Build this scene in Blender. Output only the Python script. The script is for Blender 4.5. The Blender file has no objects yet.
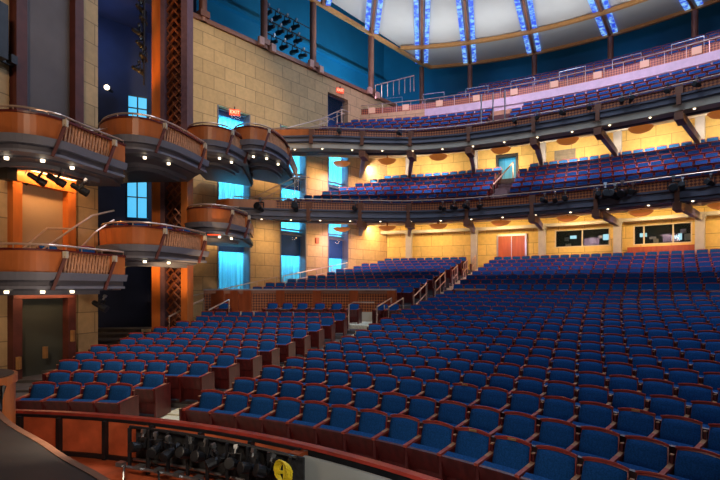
import bpy, math, random
import numpy as np
from mathutils import Vector, Matrix
random.seed(7)
PI = math.pi
col = bpy.context.scene.collection
E = 2.83                      # eye height above the front stalls floor
CX, CY = -7.0, -3.2           # common centre of the seating arcs
def pol(R, a):
    return (CX + R*math.cos(math.radians(a)), CY + R*math.sin(math.radians(a)))
def lerp(a, b, t): return a + (b-a)*t
def interp(x, tab):
    if x <= tab[0][0]: return tab[0][1]
    for (x0, y0), (x1, y1) in zip(tab, tab[1:]):
        if x <= x1: return y0 + (y1-y0)*(x-x0)/(x1-x0)
    return tab[-1][1]
def proj(x, y, z):
    if y < 0.3: return (-999, -999)
    return (360 + 480*x/y, 288 - 480*(z-E)/y)

# ------------------------------------------------------------------ materials
MATS = {}
def nodes_of(m):
    m.use_nodes = True
    return m.node_tree, m.node_tree.nodes.get('Principled BSDF')
def mat(name, c, rough=.5, metal=0.0, var=.15, scale=6.0, bump=0.0, spec=.5, uv=False, stretch=None):
    m = bpy.data.materials.new(name); nt, b = nodes_of(m)
    n = nt.nodes.new('ShaderNodeTexNoise'); n.inputs['Scale'].default_value = scale; n.inputs['Detail'].default_value = 4
    tc = nt.nodes.new('ShaderNodeTexCoord')
    src = tc.outputs['UV'] if uv else tc.outputs['Object']
    if stretch:
        mp = nt.nodes.new('ShaderNodeMapping'); mp.inputs['Scale'].default_value = stretch
        nt.links.new(src, mp.inputs['Vector']); src = mp.outputs['Vector']
    nt.links.new(src, n.inputs['Vector'])
    r = nt.nodes.new('ShaderNodeValToRGB')
    r.color_ramp.elements[0].position = .3; r.color_ramp.elements[1].position = .7
    r.color_ramp.elements[0].color = (*[v*(1-var) for v in c], 1)
    r.color_ramp.elements[1].color = (*[min(1, v*(1+var)) for v in c], 1)
    nt.links.new(n.outputs['Fac'], r.inputs['Fac']); nt.links.new(r.outputs['Color'], b.inputs['Base Color'])
    b.inputs['Roughness'].default_value = rough; b.inputs['Metallic'].default_value = metal
    b.inputs['Specular IOR Level'].default_value = spec
    if bump:
        bp = nt.nodes.new('ShaderNodeBump'); bp.inputs['Strength'].default_value = bump
        nt.links.new(n.outputs['Fac'], bp.inputs['Height']); nt.links.new(bp.outputs['Normal'], b.inputs['Normal'])
    MATS[name] = m; return m
def emis(name, c, s, noise=0, scale=3.0):
    m = bpy.data.materials.new(name); nt, b = nodes_of(m)
    b.inputs['Base Color'].default_value = (*[v*.3 for v in c], 1)
    b.inputs['Emission Color'].default_value = (*c, 1); b.inputs['Emission Strength'].default_value = s
    if noise:
        tc = nt.nodes.new('ShaderNodeTexCoord'); n = nt.nodes.new('ShaderNodeTexNoise'); n.inputs['Scale'].default_value = scale
        nt.links.new(tc.outputs['Object'], n.inputs['Vector'])
        r = nt.nodes.new('ShaderNodeValToRGB'); r.color_ramp.elements[0].position = .42; r.color_ramp.elements[1].position = .62
        r.color_ramp.elements[0].color = (c[0]*.25, c[1]*.25, c[2]*.8, 1); r.color_ramp.elements[1].color = (min(1, c[0]*3), min(1, c[1]*2.5), 1, 1)
        nt.links.new(n.outputs['Fac'], r.inputs['Fac']); nt.links.new(r.outputs['Color'], b.inputs['Emission Color'])
    MATS[name] = m; return m
def stone(name, c, w=1.25, h=.68):
    m = bpy.data.materials.new(name); nt, b = nodes_of(m)
    tc = nt.nodes.new('ShaderNodeTexCoord'); br = nt.nodes.new('ShaderNodeTexBrick')
    br.inputs['Scale'].default_value = 1; br.inputs['Brick Width'].default_value = w; br.inputs['Row Height'].default_value = h
    br.inputs['Mortar Size'].default_value = .016; br.inputs['Mortar Smooth'].default_value = .1; br.inputs['Bias'].default_value = 0
    br.inputs['Color1'].default_value = (*[v*.9 for v in c], 1); br.inputs['Color2'].default_value = (*[v*1.08 for v in c], 1)
    br.inputs['Mortar'].default_value = (*[v*.5 for v in c], 1)
    n = nt.nodes.new('ShaderNodeTexNoise'); n.inputs['Scale'].default_value = 5; n.inputs['Detail'].default_value = 6
    mx = nt.nodes.new('ShaderNodeMix'); mx.data_type = 'RGBA'; mx.blend_type = 'MULTIPLY'; mx.inputs['Factor'].default_value = .35
    nt.links.new(tc.outputs['UV'], br.inputs['Vector']); nt.links.new(tc.outputs['Object'], n.inputs['Vector'])
    nt.links.new(br.outputs['Color'], mx.inputs['A']); nt.links.new(n.outputs['Fac'], mx.inputs['B'])
    nt.links.new(mx.outputs['Result'], b.inputs['Base Color']); b.inputs['Roughness'].default_value = .85
    MATS[name] = m; return m
def perf(name, c, dark, sc=8.0, diag=True):       # perforated diamond screen
    m = bpy.data.materials.new(name); nt, b = nodes_of(m)
    tc = nt.nodes.new('ShaderNodeTexCoord'); mp = nt.nodes.new('ShaderNodeMapping')
    if diag: mp.inputs['Rotation'].default_value = (0, 0, PI/4)
    ck = nt.nodes.new('ShaderNodeTexChecker'); ck.inputs['Scale'].default_value = sc
    ck.inputs['Color1'].default_value = (*c, 1); ck.inputs['Color2'].default_value = (*dark, 1)
    nt.links.new(tc.outputs['UV'], mp.inputs['Vector']); nt.links.new(mp.outputs['Vector'], ck.inputs['Vector'])
    nt.links.new(ck.outputs['Color'], b.inputs['Base Color']); b.inputs['Roughness'].default_value = .45
    MATS[name] = m; return m
def glass(name, c=(.8, .9, 1), rough=.02, alpha=.12):
    m = bpy.data.materials.new(name); nt, b = nodes_of(m)
    b.inputs['Base Color'].default_value = (*c, 1); b.inputs['Roughness'].default_value = rough
    b.inputs['Alpha'].default_value = alpha; MATS[name] = m; return m

FAB = mat('blue_fabric', (.012, .080, .255), .9, var=.3, scale=55, bump=.12, spec=.12)
MAR = mat('maroon_wood', (.105, .011, .010), .38, var=.35, scale=4, stretch=(3, 3, .6))
RIM = mat('rim_wood', (.40, .045, .03), .32, var=.25, scale=5)
TIP = mat('pale_cap_and_glint', (.62, .30, .16), .6, spec=.2)
BRASS = mat('brass', (.75, .42, .17), .35, .6)
WOOD = mat('cherry_wood', (.52, .15, .04), .36, var=.22, scale=2.2, stretch=(1, 1, .3))
ORW = mat('orange_wood', (.62, .17, .03), .35, var=.2, scale=2, stretch=(2, 2, .3))
DKW = mat('dark_wood', (.12, .03, .022), .6, var=.25, scale=3)
MAUVE = mat('mauve_metal', (.17, .09, .11), .4, .3)
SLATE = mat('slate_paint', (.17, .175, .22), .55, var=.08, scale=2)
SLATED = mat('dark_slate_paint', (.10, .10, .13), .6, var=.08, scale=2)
CREAM = mat('cream_plaster', (.62, .54, .42), .8, var=.05, scale=1)
STONE = stone('limestone_blocks', (.74, .50, .25))
STONE2 = stone('rear_limestone_blocks', (.86, .61, .21), 1.5, .72)
GREY = mat('grey_concrete', (.42, .40, .40), .7, var=.08, scale=3)
CEILM = mat('ceiling_panel', (.56, .55, .53), .6, var=.06, scale=.5)
GOLD = mat('gold_ring', (.62, .30, .10), .35, .3, var=.1)
BROWN = mat('bronze_column', (.30, .13, .08), .4, .3, var=.15, scale=2)
TEAL = mat('teal_wall', (.02, .22, .36), .8, var=.12, scale=.5)
NAVY = mat('navy_ceiling', (.01, .05, .13), .9, var=.2, scale=.4)
BLACK = mat('black_metal', (.015, .015, .018), .45, .2, var=.3)
STEEL = mat('steel', (.45, .46, .48), .3, .9, var=.1)
RAILM = mat('pale_rail', (.66, .47, .36), .28, .5, var=.06)
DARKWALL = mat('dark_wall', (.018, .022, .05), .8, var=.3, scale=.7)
PANELG = mat('grey_fabric_panel', (.17, .15, .15), .85, var=.12, scale=.9)
PANELT = mat('tan_fabric_panel', (.40, .27, .16), .8, var=.1, scale=.9)
PANELD = mat('dark_green_panel', (.055, .062, .05), .8, var=.15, scale=.9)
CARPET = mat('aisle_carpet', (.88, .78, .56), .95, var=.2, scale=14)
ROWFL = mat('row_floor', (.10, .09, .09), .8, var=.2, scale=5)
CURT = mat('cyan_curtain', (.26, .70, .88), .8, var=.25, scale=3, uv=True, stretch=(6, .05, 1))
VAL = mat('blue_valance', (.012, .09, .34), .7, var=.1)
STAGEM = mat('stage_deck', (.035, .032, .030), .55, var=.25, scale=1.5)
ORP = mat('red_orange_panel', (.62, .13, .05), .35, var=.3, scale=2.5, uv=True)
WHITEP = mat('white_panel', (.46, .47, .44), .35, var=.06, scale=1.2)
LAVW = mat('lavender_parapet', (.66, .52, .58), .75, var=.08, scale=4)
FASC = perf('perforated_copper_screen', (.50, .15, .045), (.13, .03, .018), 11.0)
LATT = mat('lattice_copper', (.24, .065, .022), .35, .2, var=.3, scale=3)
YEL = mat('yellow_cable', (.85, .62, .02), .5, var=.1)
REDD = mat('door_wood', (.36, .075, .02), .35, var=.2, scale=2, stretch=(3, 3, .4))
GLS = glass('clear_glass', (.08, .14, .2), .02, .08); DGLS = glass('booth_glass', (.02, .03, .03), .03, .25)
LEDB = emis('blue_led_strip', (.10, .26, .9), .95, 1, 3.6)
LAMPW = emis('warm_downlight', (1, .80, .52), 4)
ARMW = mat('armrest_wood', (.50, .075, .04), .4)
STW = mat('stage_edge_wood', (.30, .13, .07), .6, var=.2)
AMBER = emis('amber_bowl', (1, .30, .05), .26)
STRIP = emis('orange_strip_light', (1, .50, .20), 9)
LAMPP = emis('peach_step_light', (1, .55, .38), .45)
REDE = emis('red_exit_face', (1, .07, .015), 1.3); LETT = emis('exit_letter', (1, .70, .40), 1.5)
SCRN = emis('cool_screen', (.45, .85, 1), 1.6)
WHL = emis('white_lens', (.85, .95, 1), 6)

# ------------------------------------------------------------------ mesh builder
class MB:
    def __init__(s): s.v = []; s.f = []; s.uv = []; s.m = []
    def add(s, vs, fs, mi=0, uvs=None):
        o = len(s.v); s.v += [tuple(v) for v in vs]
        for k, f in enumerate(fs):
            s.f.append([o+i for i in f]); s.m.append(mi)
            if uvs: s.uv.append(uvs[k])
            else:
                p = [Vector(vs[i]) for i in f]
                n = Vector((0, 0, 0))
                for i in range(len(p)):
                    a = p[i]; b = p[(i+1) % len(p)]
                    n += Vector(((a.y-b.y)*(a.z+b.z), (a.z-b.z)*(a.x+b.x), (a.x-b.x)*(a.y+b.y)))
                if n.length > 1e-12: n.normalize()
                if abs(n.z) > .7: s.uv.append([(q.x, q.y) for q in p])
                else:
                    t = Vector((-n.y, n.x)); t = t.normalized() if t.length > 1e-6 else Vector((1, 0))
                    s.uv.append([(q.x*t.x+q.y*t.y, q.z) for q in p])
        return s
    def hexa(s, b, t, mi=0):             # bottom ring, top ring (4 pts each, ccw)
        n = len(b)
        return s.add(list(b)+list(t), [list(range(n))[::-1], list(range(n, 2*n))] + [[i, (i+1) % n, n+(i+1) % n, n+i] for i in range(n)], mi)
    def box(s, c, d, rz=0, mi=0, rx=0, M=None):
        hx, hy, hz = d[0]/2, d[1]/2, d[2]/2
        R = Matrix.Rotation(rz, 3, 'Z') @ Matrix.Rotation(rx, 3, 'X')
        c = Vector(c)
        P = [c + R @ Vector((x, y, z)) for z in (-hz, hz) for x, y in ((-hx, -hy), (hx, -hy), (hx, hy), (-hx, hy))]
        if M: P = [M @ p for p in P]
        return s.hexa(P[:4], P[4:], mi)
    def prism(s, poly, z0, z1, mi=0):
        a = sum(poly[i][0]*poly[(i+1) % len(poly)][1]-poly[(i+1) % len(poly)][0]*poly[i][1] for i in range(len(poly)))
        if a < 0: poly = poly[::-1]
        z0f = z0 if callable(z0) else (lambda x, y: z0); z1f = z1 if callable(z1) else (lambda x, y: z1)
        return s.hexa([(x, y, z0f(x, y)) for x, y in poly], [(x, y, z1f(x, y)) for x, y in poly], mi)
    def bar(s, a, b, w, h, mi=0, up=(0, 0, 1)):
        a = Vector(a); b = Vector(b); d = (b-a).normalized(); u = Vector(up)
        if abs(d.dot(u)) > .99: u = Vector((0, 1, 0))
        x = d.cross(u).normalized(); y = x.cross(d)
        q = [x*(-w/2)+y*(-h/2), x*(w/2)+y*(-h/2), x*(w/2)+y*(h/2), x*(-w/2)+y*(h/2)]
        return s.hexa([a+p for p in q], [b+p for p in q], mi)
    def tube(s, pts, r, n=8, mi=0, closed=False):
        P = [Vector(p) for p in pts]; N = len(P); vs = []; rr = r if isinstance(r, (list, tuple)) else [r]*N
        for i, p in enumerate(P):
            a = P[(i-1) % N] if (i or closed) else P[0]; b = P[(i+1) % N] if (i < N-1 or closed) else P[-1]
            d = (b-a).normalized(); u = Vector((0, 0, 1)) if abs(d.z) < .95 else Vector((0, 1, 0))
            x = d.cross(u).normalized(); y = x.cross(d)
            vs += [p + (x*math.cos(2*PI*k/n)+y*math.sin(2*PI*k/n))*rr[i] for k in range(n)]
        fs = []
        for i in range(N if closed else N-1):
            j = (i+1) % N
            fs += [[i*n+k, i*n+(k+1) % n, j*n+(k+1) % n, j*n+k] for k in range(n)]
        if not closed: fs += [list(range(n)), list(range((N-1)*n, N*n))[::-1]]
        return s.add(vs, fs, mi)
    def lathe(s, c, prof, n=16, mi=0, M=None):
        vs = []; c = Vector(c)
        for r, z in prof:
            for k in range(n):
                p = Vector((r*math.cos(2*PI*k/n), r*math.sin(2*PI*k/n), z))
                vs.append(c + (M @ p if M else p))
        fs = []
        for i in range(len(prof)-1):
            fs += [[i*n+k, i*n+(k+1) % n, (i+1)*n+(k+1) % n, (i+1)*n+k] for k in range(n)]
        fs += [list(range(n))[::-1], list(range((len(prof)-1)*n, len(prof)*n))]
        return s.add(vs, fs, mi)
    def sweep(s, path, prof, mi=0, caps=True):
        # path of (x,y[,dz]); prof of (o,z) closed loop, o = offset to the RIGHT of travel
        P = [Vector((p[0], p[1])) for p in path]; DZ = [p[2] if len(p) > 2 else 0 for p in path]
        n = len(prof); vs = []; L = [0]
        for i in range(1, len(P)): L.append(L[-1]+(P[i]-P[i-1]).length)
        for i, p in enumerate(P):
            a = P[max(0, i-1)]; b = P[min(len(P)-1, i+1)]; d = (b-a).normalized(); nr = Vector((d.y, -d.x))
            for o, z in prof:
                q = p+nr*o; vs.append((q.x, q.y, z+DZ[i]))
        cv = [0]
        for k in range(n): 
            a = prof[k]; b = prof[(k+1) % n]; cv.append(cv[-1]+math.hypot(a[0]-b[0], a[1]-b[1]))
        fs = []; uv = []
        for i in range(len(P)-1):
            for k in range(n):
                j = (k+1) % n
                fs.append([i*n+k, i*n+j, (i+1)*n+j, (i+1)*n+k])
                if abs(prof[k][1]-prof[j][1]) > abs(prof[k][0]-prof[j][0]): va, vb = prof[k][1], prof[j][1]
                else: va, vb = cv[k], cv[k+1]
                uv.append([(L[i], va), (L[i], vb), (L[i+1], vb), (L[i+1], va)])
        if caps:
            fs += [list(range(n))[::-1], list(range((len(P)-1)*n, len(P)*n))]
            uv += [[q for q in prof][::-1], [q for q in prof]]
        return s.add(vs, fs, mi, uv)
    def mesh(s, name, mats, smooth=False):
        me = bpy.data.meshes.new(name); me.from_pydata(s.v, [], s.f)
        for m in (mats if isinstance(mats, (list, tuple)) else [mats]): me.materials.append(m)
        me.polygons.foreach_set('material_index', s.m)
        if smooth: me.polygons.foreach_set('use_smooth', [True]*len(s.f))
        ul = me.uv_layers.new(name='UVMap')
        ul.data.foreach_set('uv', [c for f in s.uv for p in f for c in p])
        me.update(); return me
    def obj(s, name, mats, parent=None, smooth=False):
        o = bpy.data.objects.new(name, s.mesh(name, mats, smooth)); col.objects.link(o)
        if parent:
            o.parent = parent; o.matrix_parent_inverse = parent.matrix_world.inverted() if False else Matrix.Identity(4)
        return o
def tag(o, label, cat, group=None, kind=None):
    o['label'] = label; o['category'] = cat
    if group: o['group'] = group
    if kind: o['kind'] = kind
    return o
def struct(o): o['kind'] = 'structure'; return o
def empty(name, loc, rz=0, label=None, cat=None, group=None):
    o = bpy.data.objects.new(name, None); col.objects.link(o); o.empty_display_size = .2
    o.location = loc; o.rotation_euler = (0, 0, rz)
    if label: tag(o, label, cat, group)
    return o
def world_thing(name, label, cat, loc, group=None):
    # thing whose parts are written in world coordinates: returns (root, add) with parts shifted to the root's base
    root = empty(name, loc, 0, label, cat, group); L = Vector(loc)
    def part(mb, pname, mats, parent=None, smooth=False):
        mb.v = [(v[0]-L.x, v[1]-L.y, v[2]-L.z) for v in mb.v]
        return mb.obj(pname, mats, parent or root, smooth)
    return root, part
def arc(R, a0, a1, step=2.0, fR=None):
    n = max(1, int(abs(a1-a0)/step)); out = []
    for i in range(n+1):
        a = lerp(a0, a1, i/n); out.append(pol(fR(a) if fR else R, a))
    return out
ORD = ['zeroth', 'first', 'second', 'third', 'fourth', 'fifth', 'sixth', 'seventh', 'eighth', 'ninth', 'tenth', 'eleventh', 'twelfth', 'thirteenth', 'fourteenth', 'fifteenth', 'sixteenth', 'seventeenth', 'eighteenth', 'nineteenth', 'twentieth'] + ['twenty-'+w for w in 'first second third fourth fifth sixth seventh eighth ninth'.split()] + ['thirtieth'] + ['thirty-'+w for w in 'first second third fourth fifth sixth seventh eighth ninth'.split()]

# ------------------------------------------------------------------ side wall line
W0 = Vector((-8.27, 23.5)); WD = Vector((.678, .735)).normalized(); WN = Vector((WD.y, -WD.x))   # WN points into the hall
def wl(s, off=0): p = W0+WD*s+WN*off; return (p.x, p.y)
def wall_angle(R, off=0):
    r = Vector((W0.x-CX, W0.y-CY))+WN*off; b = r.dot(WD); c = r.length_squared-R*R
    if b*b-c < 0: return 95
    s = -b+math.sqrt(b*b-c); p = r+WD*s
    return math.degrees(math.atan2(p.y, p.x))
def cells_wall(name, pathf, t0, t1, z0, z1, holes, thick, m, step):
    """wall with openings; pathf(t)->(x,y), holes (t0,t1,z0,z1)"""
    mb = MB(); zs = sorted({z0, z1} | {h[2] for h in holes} | {h[3] for h in holes})
    for za, zb in zip(zs, zs[1:]):
        segs = [(t0, t1)]
        for h in holes:
            if h[2] <= za+1e-6 and h[3] >= zb-1e-6:
                ns = []
                for a, b in segs:
                    if h[1] <= a or h[0] >= b: ns.append((a, b)); continue
                    if h[0] > a: ns.append((a, h[0]))
                    if h[1] < b: ns.append((h[1], b))
                segs = ns
        for a, b in segs:
            n = max(1, int(math.ceil((b-a)/step)))
            path = [pathf(lerp(a, b, i/n)) for i in range(n+1)]
            k0 = len(mb.uv)
            mb.sweep(path, [(0, za), (thick, za), (thick, zb), (0, zb)])
            L0 = a*UVK[name]
            for k in range(k0, len(mb.uv)): mb.uv[k] = [(u+L0, v) for u, v in mb.uv[k]]
    return struct(mb.obj(name, m))
UVK = {'wall_left': 1.0, 'wall_rear': math.radians(1)*38.8}

# ------------------------------------------------------------------ SEAT model
def seat_parts():
    """dict part -> MB, local: origin at floor, front is -Y, width .56"""
    P = {}
    def grid(w, yz, bulge, top_arch, thick, nx=6):
        mb = MB(); n = len(yz); vs = []
        for side in (0, 1):
            for j, (y, z) in enumerate(yz):
                for i in range(nx+1):
                    t = i/nx*2-1
                    zz = z + top_arch*(1-t*t)*(j/(n-1))
                    e = (1-abs(t)**4)
                    yy = y - (bulge*e*math.sin(PI*(j+.35)/(n+.1)) if side == 0 else -thick)
                    ww = w/2*(1-.05*(j/(n-1))**3)
                    vs.append((t*ww, yy, zz))
        m = (nx+1); N = m*n; fs = []
        for j in range(n-1):
            for i in range(nx):
                a = j*m+i; fs.append([a, a+1, a+m+1, a+m]); fs.append([N+a, N+a+m, N+a+m+1, N+a+1])
        for i in range(nx):
            fs.append([i+1, i, N+i, N+i+1]); a = (n-1)*m+i; fs.append([a, a+1, N+a+1, N+a])
        for j in range(n-1):
            a = j*m; fs.append([a+m, N+a+m, N+a, a]); a = j*m+nx; fs.append([a, N+a, N+a+m, a+m])
        mb.add(vs, fs); return mb
    yz = [(.02, .36), (.035, .44), (.055, .52), (.08, .60), (.105, .69), (.13, .77), (.15, .835)]
    P['backrest'] = (grid(.472, yz, .035, .024, .05), FAB)
    sh = grid(.498, [(.075, .30), (.10, .45), (.13, .62), (.165, .78), (.185, .85)], 0, .030, .022)
    sh.tube([(x, .185-.02*abs(x/.26)**2, .860+.032*(1-(x/.26)**2)) for x in np.linspace(-.247, .247, 9)], .017, 6)
    P['back_shell'] = (sh, RIM)
    c = MB()                                  # cushion, tipped up
    c.hexa([(-.235, -.13, .33), (.235, -.13, .33), (.235, .00, .38), (-.235, .00, .38)],
           [(-.235, -.255, .585), (.235, -.255, .585), (.225, -.14, .63), (-.225, -.14, .63)])
    P['seat_cushion'] = (c, FAB)
    q = MB()
    q.hexa([(-.25, -.165, .30), (.25, -.165, .30), (.25, -.13, .31), (-.25, -.13, .31)],
           [(-.25, -.29, .60), (.25, -.29, .60), (.25, -.255, .612), (-.25, -.255, .612)])
    q.box((0, -.10, .19), (.50, .03, .30))
    P['seat_pan'] = (q, MAR)
    return P
def arm_part(x):
    a = MB()
    a.hexa([(x-.028, -.30, .595), (x+.028, -.30, .595), (x+.028, .16, .625), (x-.028, .16, .625)],
           [(x-.028, -.30, .628), (x+.028, -.30, .628), (x+.028, .16, .66), (x-.028, .16, .66)], 2)
    a.hexa([(x-.022, -.235, 0), (x+.022, -.235, 0), (x+.022, .13, 0), (x-.022, .13, 0)],
           [(x-.022, -.27, .60), (x+.022, -.27, .60), (x+.022, .17, .63), (x-.022, .17, .63)])
    a.box((x, .165, .70), (.034, .05, .13), mi=0)
    a.box((x, .163, .770), (.042, .05, .010), mi=1)
    a.hexa([(x-.029, -.02, .640), (x+.029, -.02, .640), (x+.029, .15, .655), (x-.029, .15, .655)], [(x-.029, -.02, .648), (x+.029, -.02, .648), (x+.029, .15, .665), (x-.029, .15, .665)], 1)  # pale strip paints the highlight on the rear of the arm top
    return a
def endpanel(x):
    a = MB(); sx = 1 if x > 0 else -1
    a.hexa([(x, -.30, 0), (x+sx*.045, -.30, 0), (x+sx*.045, .26, 0), (x, .26, 0)] if sx > 0 else [(x-.045, -.30, 0), (x, -.30, 0), (x, .26, 0), (x-.045, .26, 0)],
           [(x, -.34, .63), (x+sx*.045, -.34, .63), (x+sx*.045, .24, .66), (x, .24, .66)] if sx > 0 else [(x-.045, -.34, .63), (x, -.34, .63), (x, .24, .66), (x-.045, .24, .66)])
    return a
SP = seat_parts()
SEATMESH = {k: mb.mesh(k, m, k in ('backrest',)) for k, (mb, m) in SP.items()}
SEATMESH['armrest'] = arm_part(.28).mesh('armrest', [MAR, TIP, ARMW])
SEATMESH['armrest_other'] = arm_part(-.28).mesh('armrest', [MAR, TIP, ARMW])
SEATMESH['end_panel_r'] = endpanel(.30).mesh('end_panel', MAR)
SEATMESH['end_panel_l'] = endpanel(-.30).mesh('end_panel', MAR)
pq = MB(); pq.box((0, .148, .887), (.11, .012, .03)); SEATMESH['plaque'] = pq.mesh('plaque', BRASS)
PLQ = [(479, 433), (519, 441), (621, 412), (700, 418), (449, 383), (510, 338), (529, 338), (288, 368)]
def make_seat(x, y, z, rz, label, group, left_end=False, right_end=False, name='theatre_chair', cat='theatre chair'):
    r = empty(name, (x, y, z), rz, label, cat, group)
    kids = [('backrest', 'backrest'), ('back_shell', 'back_shell'), ('seat_cushion', 'seat_cushion'), ('seat_pan', 'seat_pan'), ('armrest', 'armrest')]
    if left_end: kids += [('armrest', 'armrest_other'), ('end_panel', 'end_panel_l')]
    if right_end: kids += [('end_panel', 'end_panel_r')]
    px, py = proj(x, y, z+.92)
    for a, b in PLQ:
        if abs(px-a) < 17 and abs(py-b) < 6 and name == 'theatre_chair':
            kids.append(('plaque', 'plaque')); PLQ.remove((a, b)); break
    for n, k in kids:
        o = bpy.data.objects.new(n, SEATMESH[k]); col.objects.link(o); o.parent = r
    return r
# low detail seat for the mass of far seats
LV, LF, LM = [], [], []
def _lo(mb, mi):
    o = len(LV); LV.extend(mb.v); LF.extend([[i+o for i in f] for f in mb.f]); LM.extend([mi]*len(mb.f))
b = MB(); b.hexa([(-.235, .0, .36), (.235, .0, .36), (.235, .09, .36), (-.235, .09, .36)], [(-.225, .11, .875), (.225, .11, .875), (.225, .165, .89), (-.225, .165, .89)]); _lo(b, 0)
b = MB(); b.hexa([(-.26, .09, .30), (.26, .09, .30), (.26, .12, .30), (-.26, .12, .30)], [(-.25, .165, .87), (.25, .165, .87), (.25, .205, .87), (-.25, .205, .87)])
b.hexa([(-.25, .13, .872), (0, .13, .895), (0, .205, .895), (-.25, .205, .872)], [(-.24, .13, .902), (0, .13, .925), (0, .205, .925), (-.24, .205, .902)])
b.hexa([(0, .13, .895), (.25, .13, .872), (.25, .205, .872), (0, .205, .895)], [(0, .13, .925), (.24, .13, .902), (.24, .205, .902), (0, .205, .925)]); _lo(b, 1)
b = MB(); b.hexa([(-.235, -.15, .33), (.235, -.15, .33), (.235, 0, .38), (-.235, 0, .38)], [(-.235, -.27, .585), (.235, -.27, .585), (.225, -.14, .63), (-.225, -.14, .63)]); _lo(b, 0)
b = MB(); b.hexa([(-.25, -.165, .1), (.25, -.165, .1), (.25, -.15, .1), (-.25, -.15, .1)], [(-.25, -.29, .60), (.25, -.29, .60), (.25, -.27, .612), (-.25, -.27, .612)])
b.hexa([(.26, -.25, 0), (.30, -.25, 0), (.30, .13, 0), (.26, .13, 0)], [(.26, -.29, .64), (.30, -.29, .64), (.30, .19, .66), (.26, .19, .66)]); _lo(b, 2)
b = MB(); b.box((.28, .165, .745), (.045, .055, .05)); _lo(b, 3)
LVn = np.array([tuple(v) for v in LV]); LVn[:, 2] *= .97

# ------------------------------------------------------------------ SEATING LAYOUT
ZF = [(13.06+k, v) for k, v in enumerate([0, .06, .16, .22, .29, .38, .46, .57, .71, .85, .98, 1.11, 1.25, 1.39, 1.53, 1.67, 1.82])]
def zf(R):
    if R <= 29.5: return interp(R, ZF)
    return 2.05 + .262*(R-30.06)
def zfl(R): return 2.0 + .2128*(R-28)
def aR(R): return 71.1 - (R-13.06)*.25 - (0 if R < 29 else .1)
AL = [(13.06, 80.5), (14.06, 80.1), (15.06, 78.0), (16.06, 77.4), (17.06, 76.8), (19.06, 76.1), (23.06, 74.4), (28, 70.6), (38, 68.3)]
seats = []     # (x,y,z,rz,block,row,idx,left_end,right_end)
SW = .56
def add_row(R, z, a_start, direction, stop, block, row, gap=None):
    """direction -1: going clockwise (to the right in view)"""
    st = math.degrees(SW/R); a = a_start; k = 1; out = []
    while (a > stop if direction < 0 else a < stop):
        if not (gap and gap[0] < a < gap[1]): out.append([*pol(R-.13, a), z, math.radians(a-90), block, row, k, False, False, a])
        k += 1; a += direction*st
    return out
XMIN = [.3, 0, -.6, -.6, -.6, -.6, -.5, -.2, 0, .4, .6]
for k in range(17):
    R = 13.06+k; z = interp(R, ZF)
    r = add_row(R-.12*max(0, 1-k/5), z, aR(R), -1, 24, 'centre', k+1)
    r[0][7] = True; seats += r
    if k <= 10:
        r = add_row(R, z, interp(R, AL), 1, 97, 'left', k+1)
        r = [s for s in r if s[0]-CX >= XMIN[k]-.15]
        r[0][8] = True; r[-1][7] = True; seats += r
for j in range(8):
    R = 30.45+j*.98; z = zf(R)
    seats += add_row(R, z, aR(R), -1, 30, 'rear', j+18)
for j in range(10):
    R = 28.1+j*1.03; z = zfl(R)
    seats += add_row(R, z, interp(R, AL), 1, min(90, wall_angle(R, .9)), 'rearleft', j+1)
# tiers
def frontR(a, base, endv):     # radius of a tier's front edge by angle
    return interp(a, [(66, base), (71, base-.35), (79.5, base-1.9), (88, endv)])
def MZ(j): return 6.40+.47*j
def BZ(j): return 10.10+.535*j
def sh(a): return interp(a, [(50, -.4), (70, .5), (80, .8)])
def GZ(j): return 14.55+.56*j
def curved_row(R, z, base, endv, blk, row, gap):
    rr = add_row(R, z, 30, 1, 91, blk, row, gap=gap); out = []
    for q in rr:
        k = (38.85-R)/(38.85-base); q[0], q[1] = pol(R-.13-(base-frontR(q[9], base, endv))*k, q[9])
        if (q[0]-W0.x)*WN.x+(q[1]-W0.y)*WN.y > .75: out.append(q)
    return out
for j in range(8):
    R = 31.0+j*.93; seats += curved_row(R, MZ(j), 29.4, 26.3, 'mezzanine', j+1, (62.5, 64.9))
for j in range(6):
    R = 31.0+j*.88; seats += curved_row(R, BZ(j), 29.8, 27.6, 'balcony', j+1, (62.6, 64.8))
for j in range(6):
    R = 38.0+j*.93; seats += add_row(R, GZ(j), 30, 1, wall_angle(R, 2.2)-1.0-.3*j, 'gallery', j+1, gap=None)
vis = []
for s in seats:
    px, py = proj(s[0], s[1], s[2]+.85)
    if -12 < px < 738 and -5 < py < 500: vis.append((s, s[1]))
vis.sort(key=lambda q: q[1])
near = [s for s, _ in vis if s[4] in ('centre', 'left')][:300]
nid = {id(s) for s in near}; far = [s for s, _ in vis if id(s) not in nid]
for s in near:
    side = 'right of the sloping aisle' if s[4] == 'centre' else 'left of the sloping aisle'
    x, y, z, rz, blk, row, k, le, re, a = s
    lab = f"blue maroon-framed theatre chair, {ORD[row]} row back from the pit, {ORD[k]} {side}"
    make_seat(x, y, z, rz, lab, 'front stalls seats left of the aisle' if blk == 'left' else 'front stalls seats right of the aisle', le, re)
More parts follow.
